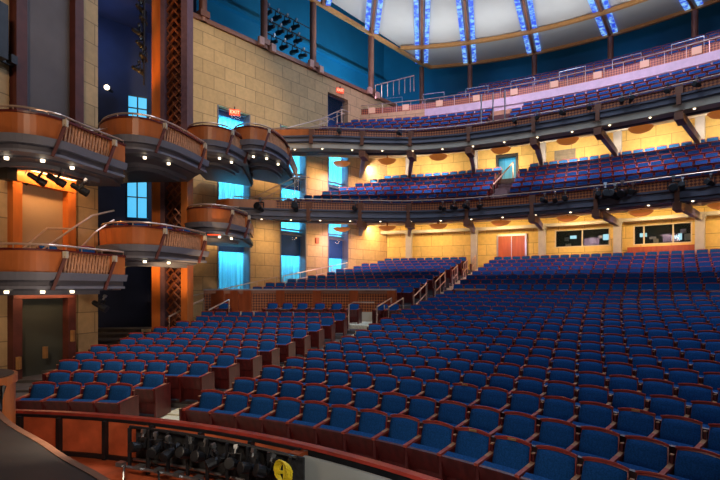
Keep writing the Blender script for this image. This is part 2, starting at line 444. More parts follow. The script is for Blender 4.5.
# the rest in one object
N = len(far); V = np.zeros((N, len(LVn), 3))
for i, s in enumerate(far):
    c, sn = math.cos(s[3]), math.sin(s[3])
    V[i, :, 0] = LVn[:, 0]*c-LVn[:, 1]*sn+s[0]; V[i, :, 1] = LVn[:, 0]*sn+LVn[:, 1]*c+s[1]; V[i, :, 2] = LVn[:, 2]+s[2]
faces = [[v+i*len(LVn) for v in f] for i in range(N) for f in LF]
me = bpy.data.meshes.new('theatre_seating'); me.from_pydata(V.reshape(-1, 3).tolist(), [], faces)
for m in (FAB, RIM, MAR, TIP): me.materials.append(m)
me.polygons.foreach_set('material_index', LM*N); me.update()
o = bpy.data.objects.new('theatre_seating', me); col.objects.link(o)
tag(o, 'rows of blue seats filling the rear stalls, mezzanine, balcony and gallery', 'seats', kind='stuff')

# ------------------------------------------------------------------ FLOORS
mb = MB()
prof_edges = []
def ring(mb, R0, R1, z0, z1, a0, a1, mi=0, fR=None, step=2.0):
    n = max(1, int((a1-a0)/step)); bot, top = [], []
    for i in range(n):
        A = lerp(a0, a1, i/n); B = lerp(a0, a1, (i+1)/n)
        q = [pol(R0, A), pol(R1, A), pol(R1, B), pol(R0, B)]
        mb.hexa([(x, y, z0) for x, y in q], [(x, y, z1) for x, y in q], mi)
ring(mb, 11.5, 13.56-.0, -.5, 0.0, 20, 101, 1)
for k in range(1, 17):
    R = 13.06+k; aa = interp(R, AL)-1.2; ab = aR(R)+1.0
    z = interp(R, ZF); lo = -.5
    ring(mb, R-.5, R+.5, lo, z, 20, ab, 0)
    # aisle with half steps
    ring(mb, R-.5, R, lo, z-(z-interp(R-1, ZF))/2 if R < 24.2 else z, ab, aa, 1); ring(mb, R, R+.5, lo, z, ab, aa, 1)
    if R < 24.2: ring(mb, R-.5, R+.5, lo, z, aa, 101, 0)
ring(mb, 23.56, 24.4, -.5, 1.1, 72, 96, 1); ring(mb, 24.4, 27.0, -.5, 1.26, 71.0, 93, 1)
ring(mb, 29.56, 30.0, -.5, 1.82, 20, 66.6, 0)
for j in range(8):
    R = 30.45+j*.98; ring(mb, R-.49, R+.49+(1.0 if j == 7 else 0), .5, zf(R), 20, aR(R)+.9, 0)
for j in range(10):
    R = 28.1+j*1.03; ring(mb, R-.52-(.6 if j == 0 else 0), R+.52+(.6 if j == 9 else 0), .5, zfl(R), interp(R, AL)-1.0, 89 if R < 33 else 86, 0)
for i in range(24):        # stairs in the aisle between the raised blocks
    R = 26.6+i*.5; ring(mb, R-.25, R+.26, .4, lerp(1.5, 4.05, i/23), aR(R)+.9, interp(R, AL)-1.0, 1)
struct(mb.obj('floor', [ROWFL, CARPET]))
mb = MB(); mb.prism([(-16, 8), (-6.5, 8.3), (-6.4, 16), (-6, 26), (-16, 27)], -.6, -.012); struct(mb.obj('floor', CARPET))
mb = MB(); mb.box((0, 15, -2.1), (60, 70, .2)); struct(mb.obj('floor', BLACK))

# ------------------------------------------------------------------ WALLS
WIN = [(1.42, 3.41, .9, 12.2), (5.43, 7.40, .9, 12.2), (9.2, 11.03, .9, 12.2), (9.2, 11.03, 12.95, 15.2)]
cells_wall('wall_left', lambda s: wl(s), -.6, 16.2, 0, 16.1, WIN, -.5, STONE, 20)
mb = MB(); mb.sweep([wl(-.6), wl(16.2)], [(-.6, 16.1), (.12, 16.1), (.12, 16.32), (-.6, 16.32)]); struct(mb.obj('trim_1', BROWN))
mb = MB()
for s0 in (1.42, 5.43, 9.2):          # jambs
    s1 = s0+(1.99 if s0 < 5 else 1.97 if s0 < 9 else 1.83)
    for t in (s0, s1-.07): mb.sweep([wl(t), wl(t+.07)], [(-.55, .9), (.04, .9), (.04, 12.2), (-.55, 12.2)])
struct(mb.obj('trim_2', SLATE))
R_WALL = 38.85
holes = [(55.5, 60.1, 5.38, 6.48), (49.5, 53.7, 5.33, 6.48), (63.6, 65.3, 8.8, 11.55)]
cells_wall('wall_rear', lambda a: pol(R_WALL, a), 24, 83.0, 3.4, 12.5, holes, .3, STONE2, 1.6)
# note: angle grows leftwards, so the sweep offset is negative to thicken outward
# left portal wall (stone strip beside the framed panels)
LD = Vector((.333, .943)).normalized(); L0 = Vector((-9.8, 13.06)); LN = Vector((LD.y, -LD.x))
def pl(t, off=0): p = L0+LD*t+LN*off; return (p.x, p.y)
mb = MB()
mb.sweep([pl(2.40), pl(3.15)], [(-.6, 0), (0, 0), (0, 22), (-.6, 22)])
mb.sweep([pl(3.15, 0), pl(4.2, -3.6)], [(-.3, 0), (0, 0), (0, 22), (-.3, 22)])
mb.sweep([pl(-4.5), pl(.25)], [(-.6, 0), (0, 0), (0, 22), (-.6, 22)])
mb.sweep([pl(.2, -.25), pl(2.5, -.25)], [(-.4, 0), (0, 0), (0, 22), (-.4, 22)])
struct(mb.obj('wall_portal', STONE))
# dark recess behind
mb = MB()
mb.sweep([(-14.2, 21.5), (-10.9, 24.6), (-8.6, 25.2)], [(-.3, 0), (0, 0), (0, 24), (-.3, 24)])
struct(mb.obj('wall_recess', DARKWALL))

# teal upper walls, ceilings
mb = MB(); mb.sweep([wl(-14, -5.0), wl(24, -5.0)], [(-.3, 14), (0, 14), (0, 26), (-.3, 26)])
for z, w in ((18.6, .5), (20.6, .35)): mb.sweep([wl(-14, -5.0), wl(24, -5.0)], [(0, z), (w, z), (w, z+.25), (0, z+.25)])
struct(mb.obj('wall_upper', TEAL))
mb = MB(); mb.sweep(arc(46.5, 20, 90, 2), [(-.3, 12), (0, 12), (0, 26), (-.3, 26)])
mb.sweep(arc(46.5, 20, 90, 2), [(0, 19.4), (.3, 19.4), (.3, 19.75), (0, 19.75)])
struct(mb.obj('wall_gallery', TEAL))
mb = MB(); mb.box((2, 15, 25.2), (80, 90, .3)); struct(mb.obj('ceiling', NAVY))
# walls closing the hall off beyond the view (right side, stage house)
mb = MB(); mb.sweep([(31, 40), (31, -12), (-20, -12), (-20, 30)][::-1], [(0, -2), (-.3, -2), (-.3, 26), (0, 26)]); struct(mb.obj('wall_stage', DARKWALL))
mb = MB(); mb.sweep([wl(-.6, -5), wl(-.6, -.5)], [(-.2, -.2), (0, -.2), (0, 16.1), (-.2, 16.1)]); mb.sweep([wl(13, -.5), wl(13, -5)], [(-.2, -.2), (0, -.2), (0, 16.1), (-.2, 16.1)])
mb.prism([wl(-14, -.1), wl(20, -.1), wl(20, -5), wl(-14, -5)], 15.9, 16.08)
struct(mb.obj('wall_lobby', DARKWALL))

# ------------------------------------------------------------------ LOBBY WINDOWS with curtains
FLRS = [(1, 2.35, 5.35, 6.2), (2, 6.9, 8.85, 9.5), (3, 10.2, 12.2, 12.6)]
names = ['nearest', 'middle', 'farthest']
for i, (s0, s1, za, zb) in enumerate(WIN):
    W, part = world_thing('window_%d' % (i+1), 'x', 'window', (*wl((s0+s1)/2), za))
    del W['label']; del W['category']; W['kind'] = 'structure'
    g = MB(); g.sweep([wl(s0+.07, -.3), wl(s1-.07, -.3)], [(-.012, za), (0, za), (0, zb), (-.012, zb)]); part(g, 'pane', GLS)
    f = MB()
    for z in ([za, zb-.08] + ([5.95, 6.25, 9.3, 9.6] if i < 3 else [])):
        f.sweep([wl(s0+.07, -.26), wl(s1-.07, -.26)], [(-.1, z), (.04, z), (.04, z+.08), (-.1, z+.08)])
    part(f, 'window_frame', SLATE)
lob = MB()
for z in (6.0, 9.35, 12.25): lob.prism([wl(-.5, -.55), wl(13, -.55), wl(13, -4.9), wl(-.5, -4.9)], z, z+.22)
lob.prism([wl(-.5, -.55), wl(13, -.55), wl(13, -4.9), wl(-.5, -4.9)], .7, .9)
struct(lob.obj('floor', SLATE))
tiers = [(.92, 5.4, 'ground'), (6.24, 9.2, 'middle'), (9.6, 12.2, 'upper')]
def curtain(s0, s1, z0, z1, off):
    mb = MB(); n = int((s1-s0)/.045); A = []
    for i in range(n+1): A.append(wl(lerp(s0, s1, i/n), off+.055*math.sin(i*.9)))
    mb.sweep(A, [(-.01, z0), (0, z0), (0, z1), (-.01, z1)]); return mb
for i, (s0, s1, _, _) in enumerate(WIN[:3]):
    for z0, z1, tn in tiers:
        root, part = world_thing('lobby_curtain', f'cyan lit sheer curtain in the {tn} level of the {names[i]} tall side window', 'curtain', (*wl((s0+s1)/2, -1.6), z0), 'lobby curtains')
        part(curtain(s0-.5, s1+2.0, z0, z1, -1.2), 'curtain_cloth', CURT)
        v = MB(); zv = 4.75 if z0 < 5 else z1-.5 if z0 < 9 else z1-.3; v.sweep([wl(s0+.1, -.42), wl(s1-.1, -.42)], [(-.03, zv), (0, zv), (0, z1+(.6 if z0 < 5 else .1)), (-.03, z1+(.6 if z0 < 5 else .1))]); part(v, 'valance', VAL)
mb = MB(); mb.sweep([wl(8.8, -1.6), wl(13, -1.6)], [(-.05, 12.6), (0, 12.6), (0, 15.8), (-.05, 15.8)]); struct(mb.obj('wall_lobby', VAL))

# ------------------------------------------------------------------ BALCONIES
PIERS = [80.5, 75.5, 70.9, 65.3, 59.4, 54.2, 48.5, 43.0, 37.5]
COLA = [85, 79.5, 74.2, 67.5, 61.1, 54.8, 48.9, 42.8, 36.8]
def warp(R, t, base, endv, off=.1):
    A = min(88.0, wall_angle(max(R, 27.2), off)); a = lerp(30, A, t)
    f = frontR(a, base, endv); k = max(0, min(1, (R_WALL-R)/(R_WALL-base)))
    return pol(R-(base-f)*k, a)
def slab(mb, prof, base, endv, nt=40):
    n = len(prof); vs = []
    for i in range(nt+1):
        for R, z in prof:
            x, y = warp(R, i/nt, base, endv); vs.append((x, y, z))
    fs = [[i*n+k, i*n+(k+1) % n, (i+1)*n+(k+1) % n, (i+1)*n+k][::-1] for i in range(nt) for k in range(n)]
    fs += [list(range(n)), list(range(nt*n, nt*n+n))[::-1]]
    mb.add(vs, fs)
    for i in range(nt):
        for k in range(n-1): mb.m[-len(fs)+i*n+k] = 1
def stepped(base, Rs, zs, pitch, zfront, zback_soffit, Rend):
    pr = [(base, zfront), (base, zs[0])]
    for R, z in zip(Rs, zs): pr += [(R-pitch/2, z), (R+pitch/2, z)]
    pr[2] = (base+.01, zs[0])
    pr[-1] = (Rend, zs[-1]); pr += [(Rend, zback_soffit)]
    return pr
def front_path(base, endv, off=0, a0=30, a1=88, step=1.5):
    n = int((a1-a0)/step); return [pol(frontR(lerp(a0, a1, i/n), base, endv)+off, lerp(a0, a1, i/n)) for i in range(n+1)]
def tier(name, label, base, endv, zr, ztop, zpan, zsl, zbot, prof, strip, a1=88):
    # path runs from right (30 deg) to left: right-hand side is outwards => negative offset = towards the stage
    root, part = world_thing(name, label, 'balcony', (*pol(base, 60), zbot))
    s = MB(); slab(s, prof, base, endv); part(s, 'floor_slab', [CREAM, ROWFL])
    fp = front_path(base, endv, 0, 30, a1)
    f = MB(); f.sweep(fp, [(-.06, zpan), (.04, zpan), (.04, ztop), (-.06, ztop)]); part(f, 'screen_panel', FASC)
    f = MB(); f.sweep(fp, [(-.22, zsl+.03), (.0, zsl), (.04, zpan), (-.22, zpan)]); 
    f.sweep(fp, [(-.12, zbot), (.3, zbot), (.3, zsl), (-.12, zsl)]); part(f, 'fascia_band', SLATE)
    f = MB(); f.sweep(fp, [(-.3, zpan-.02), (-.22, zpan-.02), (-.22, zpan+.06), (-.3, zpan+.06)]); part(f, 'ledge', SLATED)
    if strip:
        f = MB(); f.sweep(fp, [(-.10, zbot-.27), (.5, zbot-.27), (.5, zbot), (-.10, zbot)]); part(f, 'cove_strip', CREAM)
    f = MB(); f.sweep(fp, [(-.1, ztop), (.08, ztop), (.08, ztop+.06), (-.1, ztop+.06)]); part(f, 'top_cap', MAR)
    f = MB(); f.tube([(x, y, zr) for x, y in fp], .03, 6)
    for x, y in fp[::2]: f.tube([(x, y, ztop), (x, y, zr)], .014, 5)
    part(f, 'handrail', RAILM)
    for a in PIERS:
        R = frontR(a, base, endv); x, y = pol(R-.12, a); g = MB()
        g.box((x, y, (zpan-.1+ztop)/2), (.26, .2, ztop-zpan+.12), math.radians(a-90)); 
        x2, y2 = pol(R-.27, a); g.box((x2, y2, (zbot+zpan)/2), (.16, .14, zpan-zbot+.2), math.radians(a-90)); part(g, 'pier', BROWN)
    if a1 > 84:
        pass
    return root, part
# mezzanine
MR = [31.0+j*.93 for j in range(8)]; mp = stepped(29.4, MR, [MZ(j) for j in range(8)], .93, 6.2, 7.3, R_WALL+.1)
mroot, mpart = tier('mezzanine_balcony', 'lower curved balcony with copper screen front and blue seats, above the stalls', 29.4, 26.3, 7.23, 7.06, 6.63, 6.3, 6.2, mp, False)
BR = [31.0+j*.88 for j in range(6)]; bp_ = stepped(29.8, BR, [BZ(j) for j in range(6)], .88, 9.95, 12.15, R_WALL+.1)
broot, bpart = tier('upper_balcony', 'upper curved balcony with copper screen front and pale cove strip', 29.8, 27.6, 10.95, 10.80, 10.42, 10.17, 10.15, bp_, True, 85)
# curved wooden ends of both tiers at the side wall
for part, base, endv, z0, z1, aa in ((mpart, 29.4, 26.3, 6.63, 7.1, 88), (bpart, 29.8, 27.6, 10.42, 10.83, 85)):
    e = frontR(aa, base, endv); p0 = Vector(pol(e, aa)); p1 = Vector(pol(e, aa-4.2)); p2 = Vector(pol(e+2.6, aa+1.0))
    arcp = [Vector(pol(frontR(aa-4.2+.6*i, base, endv)-.05, aa-4.2+.6*i)) for i in range(8)]
    d = (arcp[-1]-arcp[-2]).normalized(); c = arcp[-1]; n = Vector((-d.y, d.x))*-1
    for i in range(1, 7):
        th = i/6*PI/2; arcp.append(c+d*.7*math.sin(th)+n*.7*(1-math.cos(th)))
    arcp.append(arcp[-1]+n*1.6)
    m_ = MB(); m_.sweep([tuple(p) for p in arcp], [(-.1, z0), (.02, z0), (.02, z1), (-.1, z1)]); part(m_, 'curved_end_panel', WOOD)
    m_ = MB(); m_.sweep([tuple(p) for p in arcp[5:]], [(-.16, z0-.42), (.3, z0-.42), (.3, z0), (-.16, z0)]); part(m_, 'end_fascia', SLATE)

# ring beams, columns and raking brackets
mb = MB(); mb.sweep(arc(38.3, 25, 80, 2), [(-.1, 6.66), (.1, 6.66), (.1, 6.86), (-.1, 6.86)])
struct(mb.obj('trim_3', GREY))
for i, a in enumerate(COLA[1:]):
    x, y = pol(38.35, a); mb = MB()
    mb.box((x, y, 5.2), (.42, .42, 3.3), math.radians(a-90)); mb.box((x, y, 6.72), (.52, .5, .3), math.radians(a-90))
    mb.box((x, y, 10.0), (.42, .42, 4.2), math.radians(a-90))
    o = mb.obj('column', GREY); tag(o, f'pale grey square column on the rear wall, {ORD[i+1]} from the left end', 'column', 'rear wall columns')
    pa = PIERS[i+1] if i+1 < len(PIERS) else a
    for zt, z2, z3, base, ev, part in ((6.12, 6.62, 6.9, 29.4, 26.3, mpart), (9.72, 10.6, 11.5, 29.8, 27.6, bpart)):
        p0 = pol(frontR(pa, base, ev)+.2, pa); g = MB()
        g.bar((*p0, zt), (x, y, z2), .2, .34); part(g, 'raking_beam', GREY if zt < 8 else GREY)
        g = MB(); q = pol(frontR(pa, base, ev)+.1, pa); g.box((*q, zt-.12), (.3, .9, .3), math.radians(pa-90)); part(g, 'bracket_end', BROWN)
# bowl ceiling lamps
for a in (80.1, 75.2, 69.9, 63.8, 57.9, 52.2, 46.8, 41.5):
    for zt, R, tn in ((10.78, 34, 'upper'), (6.66, 34, 'lower')):
        x, y = pol(R, a)
        root, part = world_thing('bowl_lamp', f'shallow copper bowl lamp under the {tn} balcony, {ORD[[80.1,75.2,69.9,63.8,57.9,52.2,46.8,41.5].index(a)+1]} from the left', 'lamp', (x, y, zt-.3), 'bowl lamps')
        m_ = MB(); m_.lathe((x, y, zt-.3), [(.05, 0), (.25, .03), (.42, .1), (.54, .22), (.56, .25), (.52, .25), (.40, .13), (.05, .05)], 18); part(m_, 'bowl', AMBER, smooth=True)
        m_ = MB(); m_.tube([(x, y, zt-.27), (x, y, zt+.25)], .05, 6); part(m_, 'stem', BROWN)
        m_ = MB(); m_.lathe((x, y, zt-.22), [(.04, 0), (.10, .02), (.10, .06), (.04, .08)], 10); part(m_, 'bulb', LAMPW)
# soffit downlights
for i, a in enumerate(np.arange(36, 86, 2.9)):
    for base, ev, z, tn in ((29.4, 26.3, 6.2, 'lower'), (29.8, 27.6, 9.88, 'upper')):
        x, y = pol(frontR(a, base, ev)+.05, a); m_ = MB(); m_.lathe((x, y, z-.03), [(.02, 0), (.04, 0), (.045, .03), (.02, .03)], 8)
        tag(m_.obj('downlight', LAMPW), f'small round downlight under the {tn} balcony edge, {ORD[i+1]} from the right', 'light', 'balcony edge downlights')

# gallery
root, part = world_thing('gallery_balcony', 'top gallery with lavender lit parapet wall and steep seats under the ceiling', 'balcony', (*pol(36.6, 60), 14))
pr = [(36.5, 13.2), (36.5, GZ(0))]
for j in range(6): pr += [(38.0+j*.93-.47 if j else 36.52, GZ(j)), (38.0+j*.93+.47, GZ(j))]
pr += [(46.4, GZ(5)), (46.4, 13.2)]
vs = []; n = len(pr); nt = 40
for i in range(nt+1):
    for R, z in pr: vs.append((*pol(R, lerp(30, wall_angle(R, .3), i/nt)), z))
s_ = MB(); s_.add(vs, [[i*n+k, i*n+(k+1) % n, (i+1)*n+(k+1) % n, (i+1)*n+k][::-1] for i in range(nt) for k in range(n)] + [list(range(n)), list(range(nt*n, nt*n+n))[::-1]])
part(s_, 'floor_slab', ROWFL)
gp = arc(36.5, 30, 79, 2)
s_ = MB(); s_.sweep(arc(36.45, 30, 72, 1.5), [(-.12, 14.05), (.02, 14.05), (.02, 14.52), (-.12, 14.52)]); s_.sweep(arc(36.5, 30, 72, 1.5), [(-.1, 12.6), (.02, 12.6), (.02, 14.05), (-.1, 14.05)]); part(s_, 'parapet', LAVW)
s_ = MB(); s_.sweep(arc(36.45, 72, 81, 1.5), [(-.12, 12.6), (.02, 12.6), (.02, 14.52), (-.12, 14.52)]); part(s_, 'parapet', STONE)
s_ = MB(); s_.sweep(arc(36.5, 30, 81, 2), [(-.04, 14.55), (.04, 14.55), (.04, 14.95), (-.04, 14.95)]); part(s_, 'screen_panel', FASC)
s_ = MB(); s_.tube([(*p, 15.2) for p in arc(36.45, 30, 81, 1.5)], .028, 6)
for p in arc(36.45, 30, 81, 1.5): s_.tube([(*p, 14.5), (*p, 15.2)], .016, 5)
part(s_, 'handrail', RAILM)
for i, a in enumerate([80.5, 77.6, 74.0, 70.5, 66.8, 63.2, 59.6, 56, 52.4, 48.8, 45.2]):
    x, y = pol(36.35, a); s_ = MB(); s_.box((x, y, 14.78), (.42, .08, .36), math.radians(a-90)); part(s_, 'parapet_light', LAMPP)
# tall crowd rails through the gallery rows
for a in np.arange(40, 76, 4.4):
    for j in (2,):
        x, y = pol(38+j*.93-.45, a); x2, y2 = pol(38+j*.93-.45, a+2.2); s_ = MB()
        s_.tube([(x, y, GZ(j)), (x, y, GZ(j)+1.05), (x2, y2, GZ(j)+1.05), (x2, y2, GZ(j))], .022, 5); part(s_, 'row_rail', STEEL)
for k in range(1):
    s_ = MB(); P0 = Vector(wl(12.3+k*.9, 1.3)); P1 = Vector(wl(15.6+k*.9, 2.0)); 
    s_.tube([(*P0, 15.3), (*P0, 16.2), (*P1, 17.7), (*P1, 16.6)], .035, 6)
    for t in np.linspace(.15, .9, 6): p = P0.lerp(P1, t); s_.tube([(*p, lerp(15.3, 16.6, t)), (*p, lerp(16.2, 17.7, t))], .02, 5)
    part(s_, 'stair_rail', RAILM)

# seat openings (vomitories) with doorway
def ring_box(mb, R0, R1, a0, a1, z0, z1, mi=0):
    q = [pol(R0, a0), pol(R1, a0), pol(R1, a1), pol(R0, a1)]; mb.hexa([(x, y, z0) for x, y in q], [(x, y, z1) for x, y in q], mi)
root, part = world_thing('balcony_doorway', 'open teal doorway in the rear wall behind the lower balcony seats', 'doorway', (*pol(38.8, 64.5), 9.2))
m_ = MB(); ring_box(m_, 38.75, 39.1, 63.4, 63.62, 8.8, 11.7); ring_box(m_, 38.75, 39.1, 65.28, 65.5, 8.8, 11.7); ring_box(m_, 38.75, 39.1, 63.4, 65.5, 11.5, 11.7); part(m_, 'door_frame', BLACK)
m_ = MB(); ring_box(m_, 41, 41.1, 61.5, 67.5, 8, 12.4); part(m_, 'lit_back_wall', CURT)
for a0, a1 in ((62.5, 63.1), (64.7, 65.3)):
    m_ = MB(); ring_box(m_, 35.5, 38.6, a0, a0+.15, 8.2, 9.75); part(m_, 'side_panel', REDD)
m_ = MB(); x, y = pol(33.5, 63.7); m_.tube([(*pol(31.5, 63.7), 7.2), (*pol(31.5, 63.7), 8.2), (*pol(38, 63.7), 10.9), (*pol(38, 63.7), 9.9)], .045, 6); part(m_, 'handrail', RAILM)
root, part = world_thing('balcony_entry', 'dark sunken entry cut through the upper balcony seats', 'doorway', (*pol(33, 63.6), 11.2))
m_ = MB(); ring_box(m_, 34.6, 34.75, 62.6, 64.8, 11.6, 12.9); part(m_, 'back_wall', DKW)
m_ = MB(); ring_box(m_, 34.6, 35.9, 62.6, 64.8, 12.9, 13.15); part(m_, 'lintel', TIP)
for a in (62.6, 63.7, 64.8):
    m_ = MB(); m_.tube([(*pol(31.4, a), 10.2), (*pol(31.4, a), 13.0)], .035, 6); part(m_, 'rail_post', STEEL)

# parapet walls in the stalls
root, part = world_thing('cross_aisle_wall', 'low wood and copper screen wall behind the loose chairs, white capped', 'wall', (*pol(26.9, 79), 1.26))
pth = arc(26.9, 71.2, 91.0, 1.0, lambda a: interp(a, [(84, 26.9), (91, 26.1)]))
m_ = MB(); m_.sweep(pth, [(-.05, 1.3), (.08, 1.3), (.08, 2.72), (-.05, 2.72)]); part(m_, 'screen_panel', FASC)
m_ = MB(); m_.sweep(pth, [(-.14, 2.72), (.14, 2.72), (.14, 2.79), (-.14, 2.79)]); part(m_, 'cap', GREY)
m_ = MB(); m_.sweep(pth, [(-.12, 2.56), (.1, 2.56), (.1, 2.72), (-.12, 2.72)]); part(m_, 'wood_band', BROWN)
m_ = MB(); m_.sweep(pth, [(-.12, 1.26), (.1, 1.26), (.1, 1.7), (-.12, 1.7)]); part(m_, 'base_band', CREAM)
for a in (71.6, 75.5, 79.4, 83.3, 86.9, 88.2, 89.6):
    rr_ = interp(a, [(84, 26.9), (91, 26.1)]); m_ = MB(); ring_box(m_, rr_-.14, rr_+.1, a-(.45 if a < 86 else .66), a+(.45 if a < 86 else .66), 1.3, 2.72); part(m_, 'wood_pier', REDD)
root, part = world_thing('stalls_wall', 'low wall across the stalls right of the sloping aisle', 'wall', (*pol(29.75, 55), 1.8))
m_ = MB(); m_.sweep(arc(29.75, 26, 66.7, 1.5), [(-.05, 1.8), (.08, 1.8), (.08, 2.72), (-.05, 2.72)]); part(m_, 'wood_face', DKW)
m_ = MB(); m_.sweep(arc(29.75, 63.8, 66.7, 1.0), [(-.1, 2.72), (.12, 2.72), (.12, 2.8), (-.1, 2.8)]); part(m_, 'cap', TIP)
root, part = world_thing('low_parapet', 'knee-high maroon parapet in front of the row of loose chairs', 'wall', (*pol(24.4, 80), 1.1))
m_ = MB(); m_.sweep(arc(24.4, 74.5, 85.8, 1.0), [(-.06, 1.1), (.06, 1.1), (.06, 1.66), (-.06, 1.66)]); part(m_, 'panel', MAR)
for a in (75.2, 77.8, 80.3, 83):
    m_ = MB(); x, y = pol(24.3, a); m_.lathe((x, y, 1.66), [(.03, 0), (.07, .02), (.07, .12), (.03, .14)], 8); part(m_, 'light_cap', GREY)
# loose chairs
pxs = [223, 271.7, 286.7, 301.7, 319, 336, 353, 381.7, 393]
def polar_from_px(px, R):
    u = (px-360)/480; a = 1+u*u; b = 2*(u*-CX+ -CY); c = CX*CX+CY*CY-R*R; d = (-b+math.sqrt(b*b-4*a*c))/(2*a)
    return math.degrees(math.atan2(d-CY, u*d-CX))
for i, px in enumerate(pxs):
    a = polar_from_px(px, 25.6); x, y = pol(25.6, a)
    make_seat(x, y, 1.26, math.radians(a-90), f'freestanding blue chair with maroon sides by the screen wall, {ORD[i+1]} from the left', 'loose chairs along the cross aisle', True, True, 'loose_chair', 'chair')

# aisle handrails
for i, (Ra, Rb) in enumerate([(24.2, 26.6), (26.9, 29.6), (30.0, 32.6), (33.0, 34.6), (35.1, 36.5), (36.9, 38.1)]):
    root, part = world_thing('aisle_handrail', f'pale metal handrail on the sloping aisle stairs, {ORD[i+1]} up from the bottom', 'handrail', (*pol(Ra, aR(Ra)+2), lerp(1.1, 4.0, (Ra-24)/14)), 'aisle handrails')
    def zz(R): return lerp(1.1, 4.05, max(0, (R-25.2))/12.9)
    A = interp((Ra+Rb)/2, AL)-1.1; B = aR((Ra+Rb)/2)+.9+.9
    for q, k in ((A, .95), (A-.0, .45)) if i else ((A, .95), (A-1.2, .95)):
        m_ = MB(); m_.tube([(*pol(Ra, q), zz(Ra)+.25), (*pol(Ra+.05, q), zz(Ra)+k), (*pol(Rb, q), zz(Rb)+k), (*pol(Rb+.05, q), zz(Rb)+.1)], .032, 6); part(m_, 'rail', RAILM)
    for R in (Ra+.1, (Ra+Rb)/2, Rb-.1):
        m_ = MB(); m_.tube([(*pol(R, A), zz(R)-.1), (*pol(R, A), zz(R)+.95)], .024, 6); part(m_, 'post', RAILM)
    m_ = MB(); ring_box(m_, Ra+.3, Rb, A+.25, A+.37, zz(Ra)-.2, zz(Ra)+.62); part(m_, 'end_wall', MAR)
# wall side handrails beside the raised left block
for i, (sa, sb) in enumerate([(-.3, 4.9), (5.2, 10.5)]):
    root, part = world_thing('wall_handrail', f'pale sloping handrail along the stone side wall, {"nearer" if i == 0 else "farther"} run', 'handrail', (*wl(sa, .45), 1.3), 'side wall handrails')
    za, zb = (1.5, 2.5) if i == 0 else (2.55, 3.5)
    m_ = MB(); m_.tube([(*wl(sa, .45), za+.1), (*wl(sa+.1, .45), za+.95), (*wl(sb, .45), zb+.95), (*wl(sb+.1, .45), zb+.4)], .035, 6); part(m_, 'rail', RAILM)
    m_ = MB(); m_.tube([(*wl(sa, .45), za+.1), (*wl(sa+.1, .45), za+.6), (*wl(sb, .45), zb+.6)], .025, 6); part(m_, 'rail', RAILM)
    for t in np.linspace(sa+.1, sb-.1, 5):
        m_ = MB(); zt = lerp(za, zb, (t-sa)/(sb-sa)); m_.tube([(*wl(t, .45), zt-.3), (*wl(t, .45), zt+.95)], .022, 6); part(m_, 'post', RAILM)
for i, (p0, p1, z0, z1) in enumerate([((-7.55, 19.0), (-6.9, 21.2), 1.0, 1.55), ((-6.4, 20.3), (-5.9, 21.6), 1.2, 1.5)]):
    root, part = world_thing('stair_handrail', ['short sloping handrail at the foot of the copper lattice pillar', 'short stair handrail left of the loose chairs'][i], 'handrail', (*p0, z0-.2))
    m_ = MB(); m_.tube([(*p0, z0-.2), (*p0, z0+.7), (*p1, z1+.8), (*p1, z1-.2)], .035, 6); part(m_, 'rail', RAILM)
# glass rail post and white frame at the foot of the stairs
root, part = world_thing('stair_gate', 'tall pale tube frame at the lower left foot of the sloping aisle', 'handrail', (*pol(23.6, 73.4), 1.0))
q0 = pol(23.6, 73.9); q1 = pol(23.6, 71.3); m_ = MB(); m_.tube([(*q0, 1.0), (*q0, 2.15), (*pol(23.6, 73.4), 2.25), (*q1, 2.25)], .03, 6); part(m_, 'rail', RAILM)

# ------------------------------------------------------------------ SIDE BOXES
def catmull(P, n=5):
    P = [Vector(p) for p in P]; Q = [P[0]*2-P[1]]+P+[P[-1]*2-P[-2]]; out = []
    for i in range(1, len(Q)-2):
        for k in range(n):
            t = k/n; a, b, c, d = Q[i-1], Q[i], Q[i+1], Q[i+2]
            out.append(tuple(.5*((2*b)+(c-a)*t+(2*a-5*b+4*c-d)*t*t+(3*b-a-3*c+d)*t**3)))
    out.append(tuple(P[-1])); return out
# front curves run from stage end (left in view) to house end; outside (hall side) is to the RIGHT of travel => positive offset
F1 = catmull([(-11.6, 12.9), (-10.2, 12.15), (-8.9, 11.87), (-8.25, 12.0), (-7.8, 12.5), (-7.6, 13.4), (-7.25, 14.7)])
F2 = catmull([(-8.9, 16.6), (-8.3, 15.5), (-7.4, 14.95), (-6.65, 15.2), (-6.15, 16.2), (-5.8, 18.0)])
F3 = catmull([(-7.1, 19.9), (-6.75, 19.1), (-6.1, 18.8), (-5.45, 19.1), (-5.15, 19.9), (-4.94, 21.0)])
F4 = catmull([(-5.7, 21.3), (-5.2, 20.5), (-4.5, 20.3), (-3.95, 20.8), (-3.6, 22.0), (-3.5, 23.4)])
B1 = [(-7.8, 15.8), (-9.0, 15.7), (-9.75, 13.3), (-11.6, 13.3)]
B2 = [(-6.9, 19.35), (-8.7, 19.4), (-10.2, 19.6)]
B3 = [(-5.6, 25.2), (-7.6, 23.6), (-7.4, 21.4)]
B4 = [(-3.6, 27.7), (-6.2, 24.9)]
